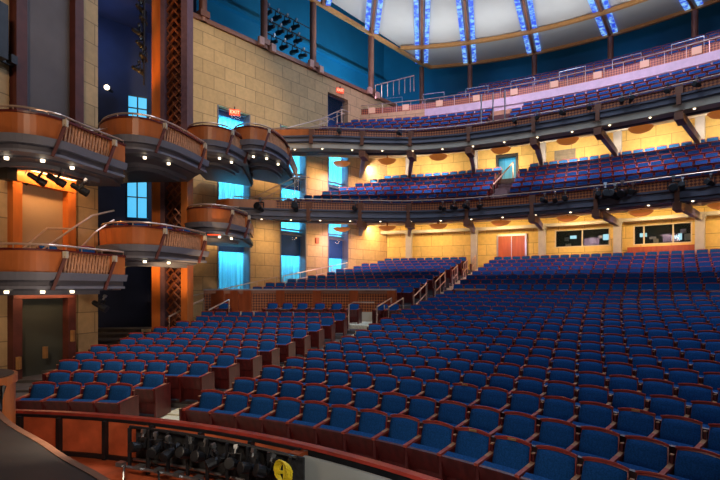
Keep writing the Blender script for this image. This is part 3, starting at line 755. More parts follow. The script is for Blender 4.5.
def theatre_box(label, F, B, zr, gr=(.50, .85), tilt=0.0):
    """zr: rail top; fascia: wood zr-.72..zr-.12, slate below"""
    root, part = world_thing('theatre_box', label, 'theatre box', (*F[len(F)//2], zr-1.35), 'side wall boxes')
    n = len(F); zt, zw, zs = zr-.16, zr-.70, zr-1.05
    i0, i1 = int(n*gr[0]), int(n*gr[1])
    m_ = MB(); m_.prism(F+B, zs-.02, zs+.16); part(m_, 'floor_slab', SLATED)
    # sloped underside beams
    m_ = MB(); cx_ = sum(p[0] for p in B)/len(B); cy_ = sum(p[1] for p in B)/len(B)
    sh = [(lerp(cx_, p[0], .86), lerp(cy_, p[1], .86)) for p in F]; sh2 = [(lerp(cx_, p[0], .97), lerp(cy_, p[1], .97)) for p in B]
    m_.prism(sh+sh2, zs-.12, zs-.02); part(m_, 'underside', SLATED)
    for t in (.55, .68):
        sh = [(lerp(cx_, p[0], t), lerp(cy_, p[1], t)) for p in F]; m_ = MB(); m_.sweep(sh, [(-.05, zs-.24), (.05, zs-.24), (.05, zs-.12), (-.05, zs-.12)]); part(m_, 'underside_beam', SLATE)
    m_ = MB(); m_.sweep(F, [(-.06, zw-.2), (.12, zw-.2), (.17, zw), (-.06, zw)]); part(m_, 'fascia_band', SLATE)
    m_ = MB(); m_.sweep(F, [(-.34, zs), (-.02, zs), (.0, zw-.2), (-.34, zw-.2)]); m_.sweep(F, [(-.4, zs-.07), (.06, zs-.07), (.06, zs), (-.4, zs)]); part(m_, 'lower_band', SLATE)
    m_ = MB(); m_.sweep(F[:i0+1], [(-.05, zw), (.05, zw), (.07, zt), (-.05, zt)]); part(m_, 'wood_panel', WOOD)
    m_ = MB(); m_.sweep(F[i1:], [(-.05, zw), (.05, zw), (.07, zt), (-.05, zt)]); part(m_, 'wood_panel', WOOD)
    for e in F[1:-1:max(2, n//5)]: pass
    # end return
    m_ = MB(); m_.sweep([F[-1], (lerp(F[-1][0], B[0][0], .9), lerp(F[-1][1], B[0][1], .9))], [(-.05, zw), (.05, zw), (.05, zt), (-.05, zt)]); part(m_, 'end_panel', WOOD)
    m_ = MB(); m_.sweep(F, [(-.08, zt), (.1, zt), (.1, zt+.05), (-.08, zt+.05)]); part(m_, 'top_cap', MAR)
    g = MB(); seg = F[i0:i1+1]; L = [0]
    for a, b in zip(seg, seg[1:]): L.append(L[-1]+math.hypot(b[0]-a[0], b[1]-a[1]))
    def at(s):
        s = max(0, min(L[-1]-1e-6, s))
        for k in range(len(L)-1):
            if s <= L[k+1]: t = (s-L[k])/(L[k+1]-L[k]); return (lerp(seg[k][0], seg[k+1][0], t), lerp(seg[k][1], seg[k+1][1], t))
    nb = int(L[-1]/.105)
    for k in range(nb+1):
        s = L[-1]*k/nb; a = at(s); b = at(min(L[-1], s+.09)); g.bar((*a, zw), (*b, zt), .035, .05); 
    for k in range(nb//2+1):
        s = L[-1]*k/(nb//2); a = at(s); b = at(max(0, s-.22)); g.bar((*a, zw), (*b, zt), .02, .02)
    part(g, 'lattice_screen', TIP)
    m_ = MB(); m_.sweep(seg, [(-.12, zw), (-.10, zw), (-.10, zt), (-.12, zt)]); part(m_, 'lattice_backing', MAR)
    m_ = MB(); m_.tube([(*p, zr) for p in F], .03, 6)
    for p in F[::3]+[F[-1]]: m_.tube([(*p, zt), (*p, zr)], .014, 5)
    part(m_, 'handrail', RAILM)
    for k in (i0, i1):
        a = Vector(F[k-1]); b = Vector(F[min(n-1, k+1)]); d = (b-a).normalized(); nr = Vector((d.y, -d.x)); p = Vector(F[k])+nr*.2; q = Vector(F[k])+nr*.1-d*.28
        m_ = MB(); m_.bar((*q, zs-.1), (*p, zt-.12), .075, .075); pr_ = part(m_, 'bracket', DKW)
        m_ = MB(); m_.box((*p, zt-.08), (.10, .10, .18)); part(m_, 'bracket_tip', CREAM, pr_)
    for k in range(3):
        t = (.25, .5, .75)[k]; f = F[int(n*(.35+.2*k))]; p = (lerp(cx_, f[0], .88), lerp(cy_, f[1], .88)); m_ = MB(); m_.lathe((*p, zs-.19), [(.02, 0), (.05, 0), (.055, .07), (.02, .07)], 10); part(m_, 'downlight', LAMPW)
    return root, part
UZ = [E+4.5, E+5.44, E+6.48, E+6.95]; LZ = [E+1.1, E+2.06, E+3.28]
BX = [(F1, B1), (F2, B2), (F3, B3), (F4, B4)]
WHO = ['nearest', 'second', 'third', 'farthest']
GR = [(.67, .92), (.67, .94), (.66, .93), (.56, .95)]
for i in range(4): theatre_box(f'curved wood and slate theatre box, upper level, {WHO[i]} along the left side', *BX[i], UZ[i], GR[i])
for i in range(3): theatre_box(f'curved wood and slate theatre box, lower level, {["nearest","second","farthest"][i]} along the left side', *BX[i], LZ[i], GR[i])
# step rails between boxes
def steprail(label, p0, p1, z0, z1, n=2):
    root, part = world_thing('box_handrail', label, 'handrail', (*p0, z0-.2), 'box handrails')
    d = Vector((p1[1]-p0[1], p0[0]-p1[0])).normalized()
    for k in range(n):
        o = d*.45*k; a = Vector(p0)+o; b = Vector(p1)+o
        m_ = MB(); m_.tube([(*a, z0-.5), (*a, z0), (*b, z1), (*(b+(b-a).normalized()*.6), z1)], .028, 6)
        m_.tube([(*a, z0-.28), (*b, z1-.28)], .016, 5); m_.tube([(*b, z1-.8), (*b, z1)], .02, 5); part(m_, 'rail', RAILM)
steprail('stepped metal handrails between the two nearest upper boxes', (-8.7, 14.3), (-8.15, 16.2), UZ[0]+.1, UZ[1]-.0)
root, part = world_thing('box_handrail', 'bent pale handrails rising across the nearest lower box', 'handrail', (-9.2, 13.2, E), 'box handrails')
for P_ in ([(-9.35, 13.2, E+.3), (-9.3, 13.2, E+1.05), (-9.0, 13.8, E+1.72), (-8.45, 14.15, E+1.74)], [(-8.95, 13.5, E+.3), (-8.9, 13.5, E+1.1), (-8.42, 14.05, E+1.74), (-8.15, 14.6, E+2.2), (-7.95, 15.5, E+2.5)], [(-8.7, 13.9, E+.3), (-8.5, 14.3, E+1.0), (-8.2, 14.9, E+1.75), (-7.95, 15.5, E+2.2)]):
    m_ = MB(); m_.tube(P_, .03, 6); part(m_, 'rail', RAILM)
steprail('thin handrails behind the second upper box', (-7.3, 18.8), (-6.7, 20.2), UZ[1]+.05, UZ[2]-.1)
steprail('thin handrails behind the third upper box', (-5.9, 21.5), (-5.2, 22.6), UZ[2]+.1, UZ[3]+.25)
steprail('handrails at the stone wall beside the farthest lower box', (-7.3, 20.9), (-6.2, 21.6), LZ[2]-.35, LZ[2]+.35)
steprail('handrails climbing to the left end of the lower balcony', (-5.6, 23.6), (-3.4, 25.0), 7.1, 8.6, 2)
steprail('handrails climbing to the left end of the upper balcony', (-4.2, 24.6), (-2.2, 27.2), 10.9, 12.4, 2)
steprail('handrails under the small blue upper opening', (-2.4, 28.4), (-1.4, 29.3), 12.8, 13.6, 2)
# box seats
for i, (x, y, z, a, w) in enumerate([(-8.75, 13.6, LZ[0]-.74, 150, 'nearest lower box, left one'), (-8.05, 14.3, LZ[0]-.74, 150, 'nearest lower box, right one'),
        (-8.0, 16.2, LZ[1]-.74, 140, 'second lower box, leftmost'), (-7.35, 16.1, LZ[1]-.74, 120, 'second lower box, second from left'), (-6.85, 16.9, LZ[1]-.74, 110, 'second lower box, third from left'), (-6.5, 17.7, LZ[1]-.74, 110, 'second lower box, rightmost'),
        (-6.35, 19.9, LZ[2]-.80, 120, 'farthest lower box, left'), (-6.0, 19.7, LZ[2]-.80, 110, 'farthest lower box, middle'), (-5.6, 20.4, LZ[2]-.80, 110, 'farthest lower box, right')]):
    make_seat(x, y, z, math.radians(a-90), f'blue chair in the {w}', 'chairs in the side boxes', True, False, 'box_chair', 'chair')

# ------------------------------------------------------------------ PORTAL PANELS on the left
def portal(label, z0, z1, pm, fm, t0=.2, t1=2.14, fw=.26, header=None):
    root, part = world_thing('wall_portal_frame', label, 'framed panel', (*pl((t0+t1)/2), z0), 'framed panels beside the stage')
    m_ = MB(); m_.sweep([pl(t0+fw, -.02), pl(t1-fw, -.02)], [(-.15, z0), (0, z0), (0, z1), (-.15, z1)]); part(m_, 'panel', pm)
    m_ = MB(); m_.sweep([pl(t0), pl(t0+fw)], [(-.2, z0), (.22, z0), (.22, z1), (-.2, z1)]); part(m_, 'frame_post', fm)
    m_ = MB(); m_.sweep([pl(t1-fw), pl(t1)], [(-.2, z0), (.22, z0), (.22, z1), (-.2, z1)]); part(m_, 'frame_post', fm)
    if header:
        m_ = MB(); m_.sweep([pl(t0), pl(t1)], [(-.2, z1), (.24, z1), (.24, z1+header), (-.2, z1+header)]); part(m_, 'header', fm)
        m_ = MB(); m_.sweep([pl(t0+.1, .3), pl(t1-.1, .3)], [(-.03, z1+header-.02), (.06, z1+header-.02), (.06, z1+header+.05), (-.03, z1+header+.05)]); part(m_, 'strip_light', STRIP)
    m_ = MB(); m_.sweep([pl(t0), pl(t1)], [(-.2, z0), (.3, z0), (.3, z0+.25), (-.2, z0+.25)]); part(m_, 'plinth', fm)
portal('tall dark grey panel in a maroon frame above the nearest upper box', UZ[0]-.85, 21.5, PANELG, DKW, .3, 2.42, .3)
portal('warm lit tan panel in an orange wood frame above the nearest lower box', LZ[0]-.85, E+2.96, PANELT, ORW, header=.38)
portal('dark green panel in a dark wood frame below the nearest lower box', 0, E-.3, PANELD, DKW, header=.2)
for i, (t, z) in enumerate([(1.1, .95), (2.0, 1.35), (.33, .75)]):
    m_ = MB(); m_.box((*pl(t, .26), z), (.1, .1, .34)); tag(m_.obj('wall_sconce', BRASS), ['small brass wall light in the middle of the lowest panel', 'small brass wall light on the right post of the lowest frame', 'small brass wall light on the left post of the lowest frame'][i], 'light')

# lattice pillar
root, part = world_thing('lattice_pillar', 'tall copper lattice pillar edged with mauve and orange-lit strips', 'pillar', (-7.7, 19.6, 0))
Y0 = 19.5
def col_(x0, x1, y0, y1, z0, z1, nm, m):
    q = MB(); q.prism([(x0, y0), (x1, y0), (x1, y1), (x0, y1)], z0, z1); part(q, nm, m)
col_(-8.42, -8.05, Y0-.1, Y0+.6, 0, 24, 'orange_pilaster', ORW)
col_(-8.03, -7.86, Y0-.2, Y0+.5, 0, 24, 'mauve_edge', MAUVE)
col_(-7.20, -6.95, Y0-.2, Y0+.5, 8.4, 24, 'mauve_edge', MAUVE)
col_(-7.20, -6.95, Y0-.2, Y0+.5, 0, 8.4, 'orange_lit_edge', ORW)  # lower run of the mauve edge, orange uplight put into its colour
col_(-7.86, -7.2, Y0+.25, Y0+.5, 0, 24, 'backing', DKW)
for k in range(31):                                       # woven lattice, one mesh per storey of the screen
    pass
g = MB(); n = 62
for k in range(n):
    z = .4+k*.38
    g.bar((-7.84, Y0, z), (-7.53, Y0-.08, z+.38), .07, .05); g.bar((-7.53, Y0-.08, z+.38), (-7.22, Y0, z), .07, .05)
    g.bar((-7.84, Y0+.05, z+.38), (-7.53, Y0+.02, z), .07, .05); g.bar((-7.53, Y0+.02, z), (-7.22, Y0+.05, z+.38), .07, .05)
part(g, 'lattice_screen', LATT)
# recess lights & blue openings
for i, (x0, x1, z0, z1) in enumerate([(-11.55, -10.75, E+8.4, E+9.6), (-11.6, -10.75, E+3.5, E+5.6)]):
    root, part = world_thing('blue_window', ['small cyan lit window high in the dark recess', 'cyan lit window low in the dark recess beside the pillar'][i], 'window', ((x0+x1)/2, 23.8, z0))
    g = MB(); g.prism([(x0, 23.9), (x1, 24.3), (x1, 24.35), (x0, 23.95)], z0, z1); part(g, 'pane', emis('cyan_lit_window', (.08, .50, .85), 1.1) if i == 0 else MATS['cyan_lit_window'])
    g = MB()
    for z in (z0, (z0+z1)/2, z1): g.bar((x0, 23.87, z), (x1, 24.27, z), .05, .05)
    for t in (0, .5, 1): g.bar((lerp(x0, x1, t), 23.87+.4*t, z0), (lerp(x0, x1, t), 23.87+.4*t, z1), .05, .05)
    part(g, 'frame', BLACK)

# ------------------------------------------------------------------ SPOTLIGHT model
SMESH = {}
def spot_meshes():
    b = MB(); Mx = Matrix.Rotation(PI/2, 3, 'X')
    b.lathe((0, 0, 0), [(.05, -.28), (.085, -.24), (.09, .0), (.12, .06), (.125, .26), (.10, .27)], 12, M=Mx); SMESH['lamp_body'] = b.mesh('lamp_body', BLACK, False)
    b = MB(); b.lathe((0, 0, 0), [(.02, .262), (.105, .268)], 12, M=Mx); SMESH['lens'] = b.mesh('lens', DGLS)
    b = MB(); b.bar((-.15, 0, 0), (-.15, 0, .22), .02, .05); b.bar((.15, 0, 0), (.15, 0, .22), .02, .05); b.bar((-.15, 0, .22), (.15, 0, .22), .05, .02); SMESH['yoke'] = b.mesh('yoke', BLACK)
    b = MB(); b.tube([(0, 0, .22), (0, 0, .36)], .03, 6); b.box((0, 0, .36), (.09, .09, .09)); SMESH['clamp'] = b.mesh('clamp', STEEL)
spot_meshes()
def spot(x, y, z, rz, rx, label, group, s=1.0):
    r = empty('stage_spotlight', (x, y, z), rz, label, 'spotlight', group); r.rotation_euler = (rx, 0, rz); r.scale = (s, s, s)
    for n, k in (('lamp_body', 'lamp_body'), ('lens', 'lens'), ('yoke', 'yoke'), ('clamp', 'clamp')):
        o = bpy.data.objects.new(n, SMESH[k]); col.objects.link(o); o.parent = r
for i, px in enumerate([275, 308, 362, 444, 455, 467, 481, 545, 556, 566, 598, 606, 615, 624, 634, 674, 683, 711]):
    a = polar_from_px(px, 29.1); R = frontR(a, 29.4, 26.3)-.45; x, y = pol(R, a)
    spot(x, y, 6.72 if px not in (275, 615, 674) else 6.65, math.radians(a-90)+random.uniform(-.4, .4), random.uniform(-.3, .4), f'black stage spotlight clamped to the lower balcony front, {ORD[i+1]} from the left', 'lower balcony spotlights', 1.3 if px in (275, 308, 615, 624, 674, 606) else .9)
for i, px in enumerate([347, 402, 515, 537, 563, 590, 622, 631, 668, 697]):
    a = polar_from_px(px, 29.4); R = frontR(a, 29.8, 27.6)-.42; x, y = pol(R, a)
    spot(x, y, 10.62, math.radians(a-90)+random.uniform(-.4, .4), random.uniform(-.2, .3), f'small black spotlight on the upper balcony front, {ORD[i+1]} from the left', 'upper balcony spotlights', .8)
k = 0
for r_, (zt, ss) in enumerate([(17.5, (5.9, 6.7, 7.5, 8.2)), (18.3, (5.7, 6.4, 7.1, 7.8)), (19.1, (5.5, 6.2, 6.9, 7.6))]):
    m_ = MB(); m_.tube([(*wl(5.0, -1.2), zt+.36), (*wl(8.8, -1.2), zt+.36)], .03, 6); tag(m_.obj('lighting_pipe', BLACK), f'horizontal black lighting pipe above the side wall, {["lowest","middle","highest"][r_]} of three', 'pipe')
    for s in ss:
        k += 1; x, y = wl(s, -1.2); spot(x, y, zt, math.radians(225), -.15, f'black spotlight in the rig above the side wall, {["lowest","middle","top"][r_]} pipe, {ORD[ss.index(s)+1]} from left', 'side wall rig spotlights', 1.25)
for i, (s, z) in enumerate([(.8, 20.0), (1.6, 19.8), (2.3, 20.2)]):
    x, y = wl(s, -1.0); spot(x, y, z, math.radians(225), -.2, f'black spotlight high beside the first bronze column, {ORD[i+1]} from the left', 'high spotlights', 1.2)
for i, z in enumerate([14.5, 14.05, 13.6, 13.1, 12.6, 12.1, 11.6]):
    spot(-8.92+.1*(i % 3), 19.3, z, math.radians(150+20*(i % 3)), .1, f'black spotlight on the vertical boom left of the pillar, {ORD[i+1]} from the top', 'boom spotlights', .95)
m_ = MB(); m_.tube([(-8.68, 19.3, 11.0), (-8.68, 19.3, 24)], .04, 6); tag(m_.obj('lighting_boom', BLACK), 'vertical black boom pipe left of the copper pillar', 'pipe')
for i, (x, y, z) in enumerate([(-10.25, 14.1, 6.25), (-9.55, 13.5, 6.1), (-8.95, 13.3, 6.0), (-8.35, 13.2, 5.95), (-8.0, 13.7, 5.8), (-9.9, 14.9, 2.45), (-7.75, 14.3, 2.45)]):
    spot(x, y, z-.15, math.radians(160-12*i), .5, f'black spotlight under the nearest {"upper" if i < 5 else "lower"} box, {ORD[i+1 if i < 5 else i-4]} from the left', 'box underside spotlights', .9)

# ------------------------------------------------------------------ columns on the wall top and in the gallery
for i, px in enumerate([203, 264, 313, 371]):
    u = (px-360)/480; s = (-8.27-u*23.5)/(u*.735-.678)
    x, y = wl(s, .0); m_ = MB(); m_.lathe((x, y, 16.1), [(.2, 0), (.2, 8.9)], 14); m_.box((x, y, 16.45), (.5, .5, .3), math.radians(47))
    tag(m_.obj('bronze_column', BROWN), f'round bronze column standing on the side wall top, {ORD[i+1]} from the left', 'column', 'wall top columns')
    if i:
        for t in (-.35, .45):
            x, y = wl(s+t, .22); m_ = MB(); m_.box((x, y, 16.25 if t > 0 else 16.35), (.32, .2, .42), math.radians(47)); tag(m_.obj('wall_light', mat('peach_light_box%d%d' % (i, t > 0), (.75, .42, .32), .5)), f'peach box light {"right" if t > 0 else "left"} of the {ORD[i+1]} wall-top column', 'light', 'peach wall-top lights')
CC = (1.55, 11.6); ZC = 20.43
def cpol(R, a): return (CC[0]+R*math.cos(math.radians(a)), CC[1]+R*math.sin(math.radians(a)))
RIBS = [112, 102, 92, 82.8, 74.8, 64.7, 53.9, 43.6, 33.2, 22.8]
for i, a in enumerate(RIBS[3:8]):
    x, y = cpol(26.9, a); m_ = MB(); m_.lathe((x, y, 17.0), [(.19, 0), (.19, ZC-17.0)], 12)
    tag(m_.obj('bronze_column', BROWN), f'round bronze column rising from the gallery to the ceiling ring, {ORD[i+1]} from the left', 'column', 'gallery columns')

# ------------------------------------------------------------------ CEILING DISC
ch0 = Vector(wl(0, .15)); 
def chordR(a, R):          # clip radius by the side chord
    d = Vector((math.cos(math.radians(a)), math.sin(math.radians(a)))); dn = d.dot(WN)
    if dn >= -1e-4: return R
    t = (ch0-Vector(CC)).dot(WN)/dn; return min(R, t)
root, part = world_thing('acoustic_ceiling', 'round grey ceiling canopy with gold rings and blue lit radial ribs', 'ceiling canopy', (CC[0], CC[1], ZC-.3))
for a0, a1 in zip(RIBS, RIBS[1:]):
    m_ = MB(); vs = []; nr, na = 14, 8
    for i in range(nr+1):
        for j in range(na+1):
            a = lerp(a0, a1, j/na); Rm = chordR(a, 26.8); R = lerp(3, Rm, i/nr)
            sag = -.95*math.sin(PI*j/na)*(1-i/nr)
            zz_ = ZC + .9*(1-(R/27)**2) + sag
            vs.append((*cpol(R, a), zz_))
    m_.add(vs, [[i*(na+1)+j, i*(na+1)+j+1, (i+1)*(na+1)+j+1, (i+1)*(na+1)+j] for i in range(nr) for j in range(na)])
    nv = len(m_.v); m_.add([(x, y, z+.08) for x, y, z in vs], [[i*(na+1)+j, (i+1)*(na+1)+j, (i+1)*(na+1)+j+1, i*(na+1)+j+1] for i in range(nr) for j in range(na)])
    part(m_, 'ceiling_panel', CEILM, smooth=True)
for a in RIBS:
    Rm = chordR(a, 26.9); q0 = cpol(3, a); q1 = cpol(Rm, a)
    m_ = MB(); m_.bar((*q0, ZC+.75), (*q1, ZC-.02), .16, .3); rb = part(m_, 'rib', BROWN)
    for sd in (-1, 1):
        d = Vector((-math.sin(math.radians(a)), math.cos(math.radians(a))))*sd*.42
        m_ = MB(); m_.bar((q0[0]+d.x, q0[1]+d.y, ZC+.72), (q1[0]+d.x*.8-0*d.x, q1[1]+d.y*.8, ZC-.04), .3, .05)
        part(m_, 'blue_light_strip', LEDB, rb)
for R in (26.8, 23.5):
    pth = []
    for k in range(64):
        a = lerp(15, 125, k/63); r = chordR(a, R)
        if R < 25 and r < R-.01: continue
        pth.append(cpol(r, a))
    m_ = MB(); m_.sweep(pth, [(-.10, ZC-.2), (.10, ZC-.2), (.10, ZC+.04), (-.10, ZC+.04)]); part(m_, 'gold_ring', GOLD)

# ------------------------------------------------------------------ REAR WALL DETAILS
root, part = world_thing('rear_doors', 'pair of orange wooden doors in the stone wall at the top of the aisle', 'door', (*pol(38.75, 64), 4.1))
for a0, a1 in ((62.75, 63.98), (64.02, 65.25)):
    m_ = MB(); ring_box(m_, 38.7, 38.8, a0, a1, 4.1, 6.25); dd = part(m_, 'door_leaf', REDD)
m_ = MB(); ring_box(m_, 38.66, 38.84, 62.6, 62.75, 4.1, 6.35); ring_box(m_, 38.66, 38.84, 65.25, 65.4, 4.1, 6.35); ring_box(m_, 38.66, 38.84, 62.6, 65.4, 6.25, 6.37); ring_box(m_, 38.68, 38.82, 63.97, 64.03, 4.1, 6.25); part(m_, 'door_frame', STEEL)
for i, (a0, a1, z0) in enumerate([(55.5, 60.1, 5.38), (49.5, 53.7, 5.33)]):
    root, part = world_thing('control_booth_window', f'dark glazed control booth window in the rear wall, {["left", "right"][i]} one', 'window', (*pol(38.8, (a0+a1)/2), z0), 'control booth windows')
    m_ = MB(); ring_box(m_, 38.98, 39.0, a0, a1, z0, 6.48); part(m_, 'glass_pane', DGLS)
    m_ = MB()
    for a in (a0, lerp(a0, a1, .48) if i == 0 else lerp(a0, a1, .3), lerp(a0, a1, .8) if i else a0, a1-.1): ring_box(m_, 38.86, 39.05, a, a+.1, z0, 6.48)
    ring_box(m_, 38.86, 39.05, a0, a1, z0, z0+.06); ring_box(m_, 38.86, 39.05, a0, a1, 6.42, 6.48); part(m_, 'window_frame', CREAM)
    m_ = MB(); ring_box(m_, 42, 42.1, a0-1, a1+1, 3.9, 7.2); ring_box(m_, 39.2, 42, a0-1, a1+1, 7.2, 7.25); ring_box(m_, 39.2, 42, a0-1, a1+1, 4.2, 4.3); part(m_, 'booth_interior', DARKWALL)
    for k in range(9):
        a = lerp(a0+.3, a1-.3, random.random()); m_ = MB(); R = random.uniform(39.6, 41.5); z = random.uniform(5.3, 6.1); ring_box(m_, R, R+.08, a, a+random.uniform(.25, .6), z, z+random.uniform(.12, .4)); part(m_, 'monitor', [SCRN, GREY, STEEL][k % 3])
    m_ = MB(); ring_box(m_, 39.3, 39.9, a0, a1, 5.3, 5.38); part(m_, 'desk', GREY)
m_ = MB(); ring_box(m_, 38.55, 38.84, 49.3, 54.1, 4.0, 5.2); tag(m_.obj('wood_screen', REDD), 'red orange wooden panel below the right control booth window', 'panel')
for i, (a, R) in enumerate([(59.4, 38.8), (81.6, 38.8)]):
    m_ = MB(); ring_box(m_, 38.72, 38.86, a-1.1, a+.7, 10.0, 11.5)
    for k in range(8): ring_box(m_, 38.68, 38.74, a-1.1, a+.7, 10.0+k*.18, 10.06+k*.18)
    tag(m_.obj('wall_vent', mat('vent_metal%d' % i, (.2, .17, .13), .6)), f'grey louvred vent in the rear wall behind the lower balcony, {["right", "left"][i]} one', 'vent')

root, part = world_thing('wall_lamp', 'small glowing lamp on the dark recess wall above the nearest boxes', 'lamp', (-12.0, 22.9, E+9.4))
m_ = MB(); m_.lathe((-12.0, 22.75, E+9.4), [(.05, 0), (.12, .06), (.12, .16), (.05, .22)], 10); part(m_, 'globe', LAMPW)
m_ = MB(); m_.box((-12.0, 23.0, E+9.5), (.1, .5, .1)); part(m_, 'bracket', BLACK)
# exit signs
def exit_sign(x, y, z, rz, label, s=1.0):
    root, part = world_thing('exit_sign', label, 'exit sign', (x, y, z), 'exit signs'); root.rotation_euler = (0, 0, rz)
    L = Vector((x, y, z)); m_ = MB(); m_.box(L, (.5*s, .07, .28*s)); part(m_, 'sign_box', REDE)
    cu = bpy.data.curves.new('exit_text', 'FONT'); cu.body = 'EXIT'; cu.size = .22*s; cu.extrude = .004; cu.align_x = 'CENTER'; cu.align_y = 'CENTER'
    to = bpy.data.objects.new('tmp', cu); me_ = bpy.data.meshes.new_from_object(to); me_.materials.clear(); me_.materials.append(LETT)
    bpy.data.objects.remove(to); t = bpy.data.objects.new('lettering', me_); col.objects.link(t); t.parent = root; t.location = (0, -.045, 0); t.rotation_euler = (PI/2, 0, 0)
    m_ = MB(); m_.box(L+Vector((0, .02, .2*s)), (.06, .06, .16*s)); part(m_, 'mounting', BLACK)
x, y = wl(2.4, .08); exit_sign(x, y, 12.05, math.radians(20), 'red exit sign at the top of the tall nearest side window', 1.1)
exit_sign(-5.9, 19.4, 4.75+.35, math.radians(10), 'orange exit sign hanging under the farthest lower box', 1.0)
x, y = wl(10.2, .1); exit_sign(x, y, 15.55, math.radians(25), 'red exit sign above the small upper blue opening', 1.0)
x, y = pol(46.2, 80.5); exit_sign(x, y, 18.6, math.radians(-8), 'red exit sign on the teal wall behind the gallery', 1.0)
x, y = pol(36.2, 80.9); exit_sign(x, y, 13.75, math.radians(-8), 'red exit sign under the left gallery parapet', .9)
x, y = wl(8.25, .05); m_ = MB(); m_.box((x, y, 5.75), (.25, .12, .35), math.radians(47)); tag(m_.obj('wall_speaker', ORP), 'small orange box on the stone pier between the side windows', 'light')

# ------------------------------------------------------------------ PIT, STAGE
def ppx(px, R): return polar_from_px(px, R)
root, part = world_thing('pit_rail', 'curved orchestra pit rail with wood cap, red-orange panels and black posts', 'railing', (*pol(11.5, 70), -.3))
m_ = MB(); m_.sweep(arc(11.5, 26, 86.3, 1.0), [(-.05, .69), (.06, .69), (.06, .735), (-.05, .735)]); part(m_, 'cap', RIM)
def ringpanel(a0, a1, z0, z1, m, nm, R=11.44, th=.05):
    q = MB(); q.sweep(arc(R, a0, a1, 1.0), [(0, z0), (th, z0), (th, z1), (0, z1)]); part(q, nm, m)
POSTS = [ppx(q, 11.44) for q in (300, 253, 203, 154, 107, 61, 22)]
PA = POSTS[0]; RA0 = ppx(296, 11.1); RA1 = ppx(129, 11.1)
for a0, a1 in zip(POSTS, POSTS[1:]): ringpanel(a0+.14, a1-.14, .08, .645, ORP, 'panel')
ringpanel(26, 86.3, .04, .66, BLACK, 'backing', 11.52, .03); ringpanel(PA, 86.3, .645, .69, BLACK, 'top_band', 11.42, .04); ringpanel(PA, 86.3, .03, .10, BLACK, 'bottom_band', 11.40, .06)
for a in POSTS[1:]:
    m_ = MB(); ring_box(m_, 11.36, 11.5, a-.16, a+.16, .03, .66); part(m_, 'post', BLACK)
m_ = MB(); ring_box(m_, 11.3, 11.5, PA-.45, PA+.35, -.6, .66); part(m_, 'wood_post', REDD)
ringpanel(30, PA-.5, -.9, .62, WHITEP, 'white_panel', 11.38, .05)
m_ = MB(); m_.sweep(arc(11.1, PA, 92, 1.0), [(-.3, -.12), (.4, -.12), (.4, 0.02), (-.3, 0.02)]); part(m_, 'ledge', ORP)
m_ = MB(); m_.sweep(arc(11.3, 26, 92, 1.5), [(0, -2), (.2, -2), (.2, -.12), (0, -.12)]); part(m_, 'pit_wall', BLACK)
# lighting rack hung on the pit rail
root, part = world_thing('pit_light_rack', 'long black rack of lamps hung on the pit rail', 'lighting rack', (*pol(11.0, 66), .05))
for R, z in ((11.12, .70), (10.95, .16), (11.2, .18)):
    m_ = MB(); m_.tube([(*p, z) for p in arc(R, RA0, RA1, 1.0)], .025, 6); part(m_, 'pipe', BLACK if z > .5 else STEEL)
m_ = MB(); m_.sweep(arc(11.24, RA0, RA1, .8), [(0, .1), (.03, .1), (.03, .66), (0, .66)]); part(m_, 'black_cloth', mat('black_cloth', (.02, .021, .024), .8, var=.8, scale=12, bump=.6))
for a in np.arange(RA0+.4, RA1, 1.9):
    m_ = MB(); m_.bar((*pol(11.08, a), .12), (*pol(11.08, a), .70), .04, .05); part(m_, 'upright', BLACK)
    m_ = MB(); m_.box((*pol(10.95, a+.2), .19), (.11, .10, .06), math.radians(a-90)); part(m_, 'clamp', STEEL)
for i, a in enumerate(np.arange(RA0+2.2, RA1-.3, 1.5)):
    x, y = pol(11.02, a); spot(x, y, .46, math.radians(a-90)+random.uniform(-.5, .5), random.uniform(-.5, .3), f'black lamp hanging in the pit rail rack, {ORD[i+1]} from the right', 'lamps in the pit rail rack', .62)
root, part = world_thing('yellow_cable_coil', 'coil of yellow cable hanging at the right end of the pit lamp rack', 'cable', (*pol(10.85, ppx(285, 10.85)), .25))
YA = ppx(285, 10.85)
for k in range(5):
    a0 = pol(10.86-.012*k, YA+.05*k); th0 = math.radians(YA-90)
    r1 = .10+.012*random.random(); pts = [(a0[0]+r1*math.cos(t)*math.cos(th0), a0[1]+r1*math.cos(t)*math.sin(th0), .62+.12*math.sin(t)+.01*k-.02) for t in np.linspace(0, 2*PI, 18)[:-1]]
    m_ = MB(); m_.tube(pts, .011, 6, closed=True); part(m_, 'cable_loop', YEL)
m_ = MB(); x, y = pol(10.84, YA); m_.bar((x-.10, y+.05, .60), (x+.10, y-.05, .64), .03, .03); m_.bar((x, y, .50), (x, y, .74), .03, .03); part(m_, 'cable_tie', YEL)
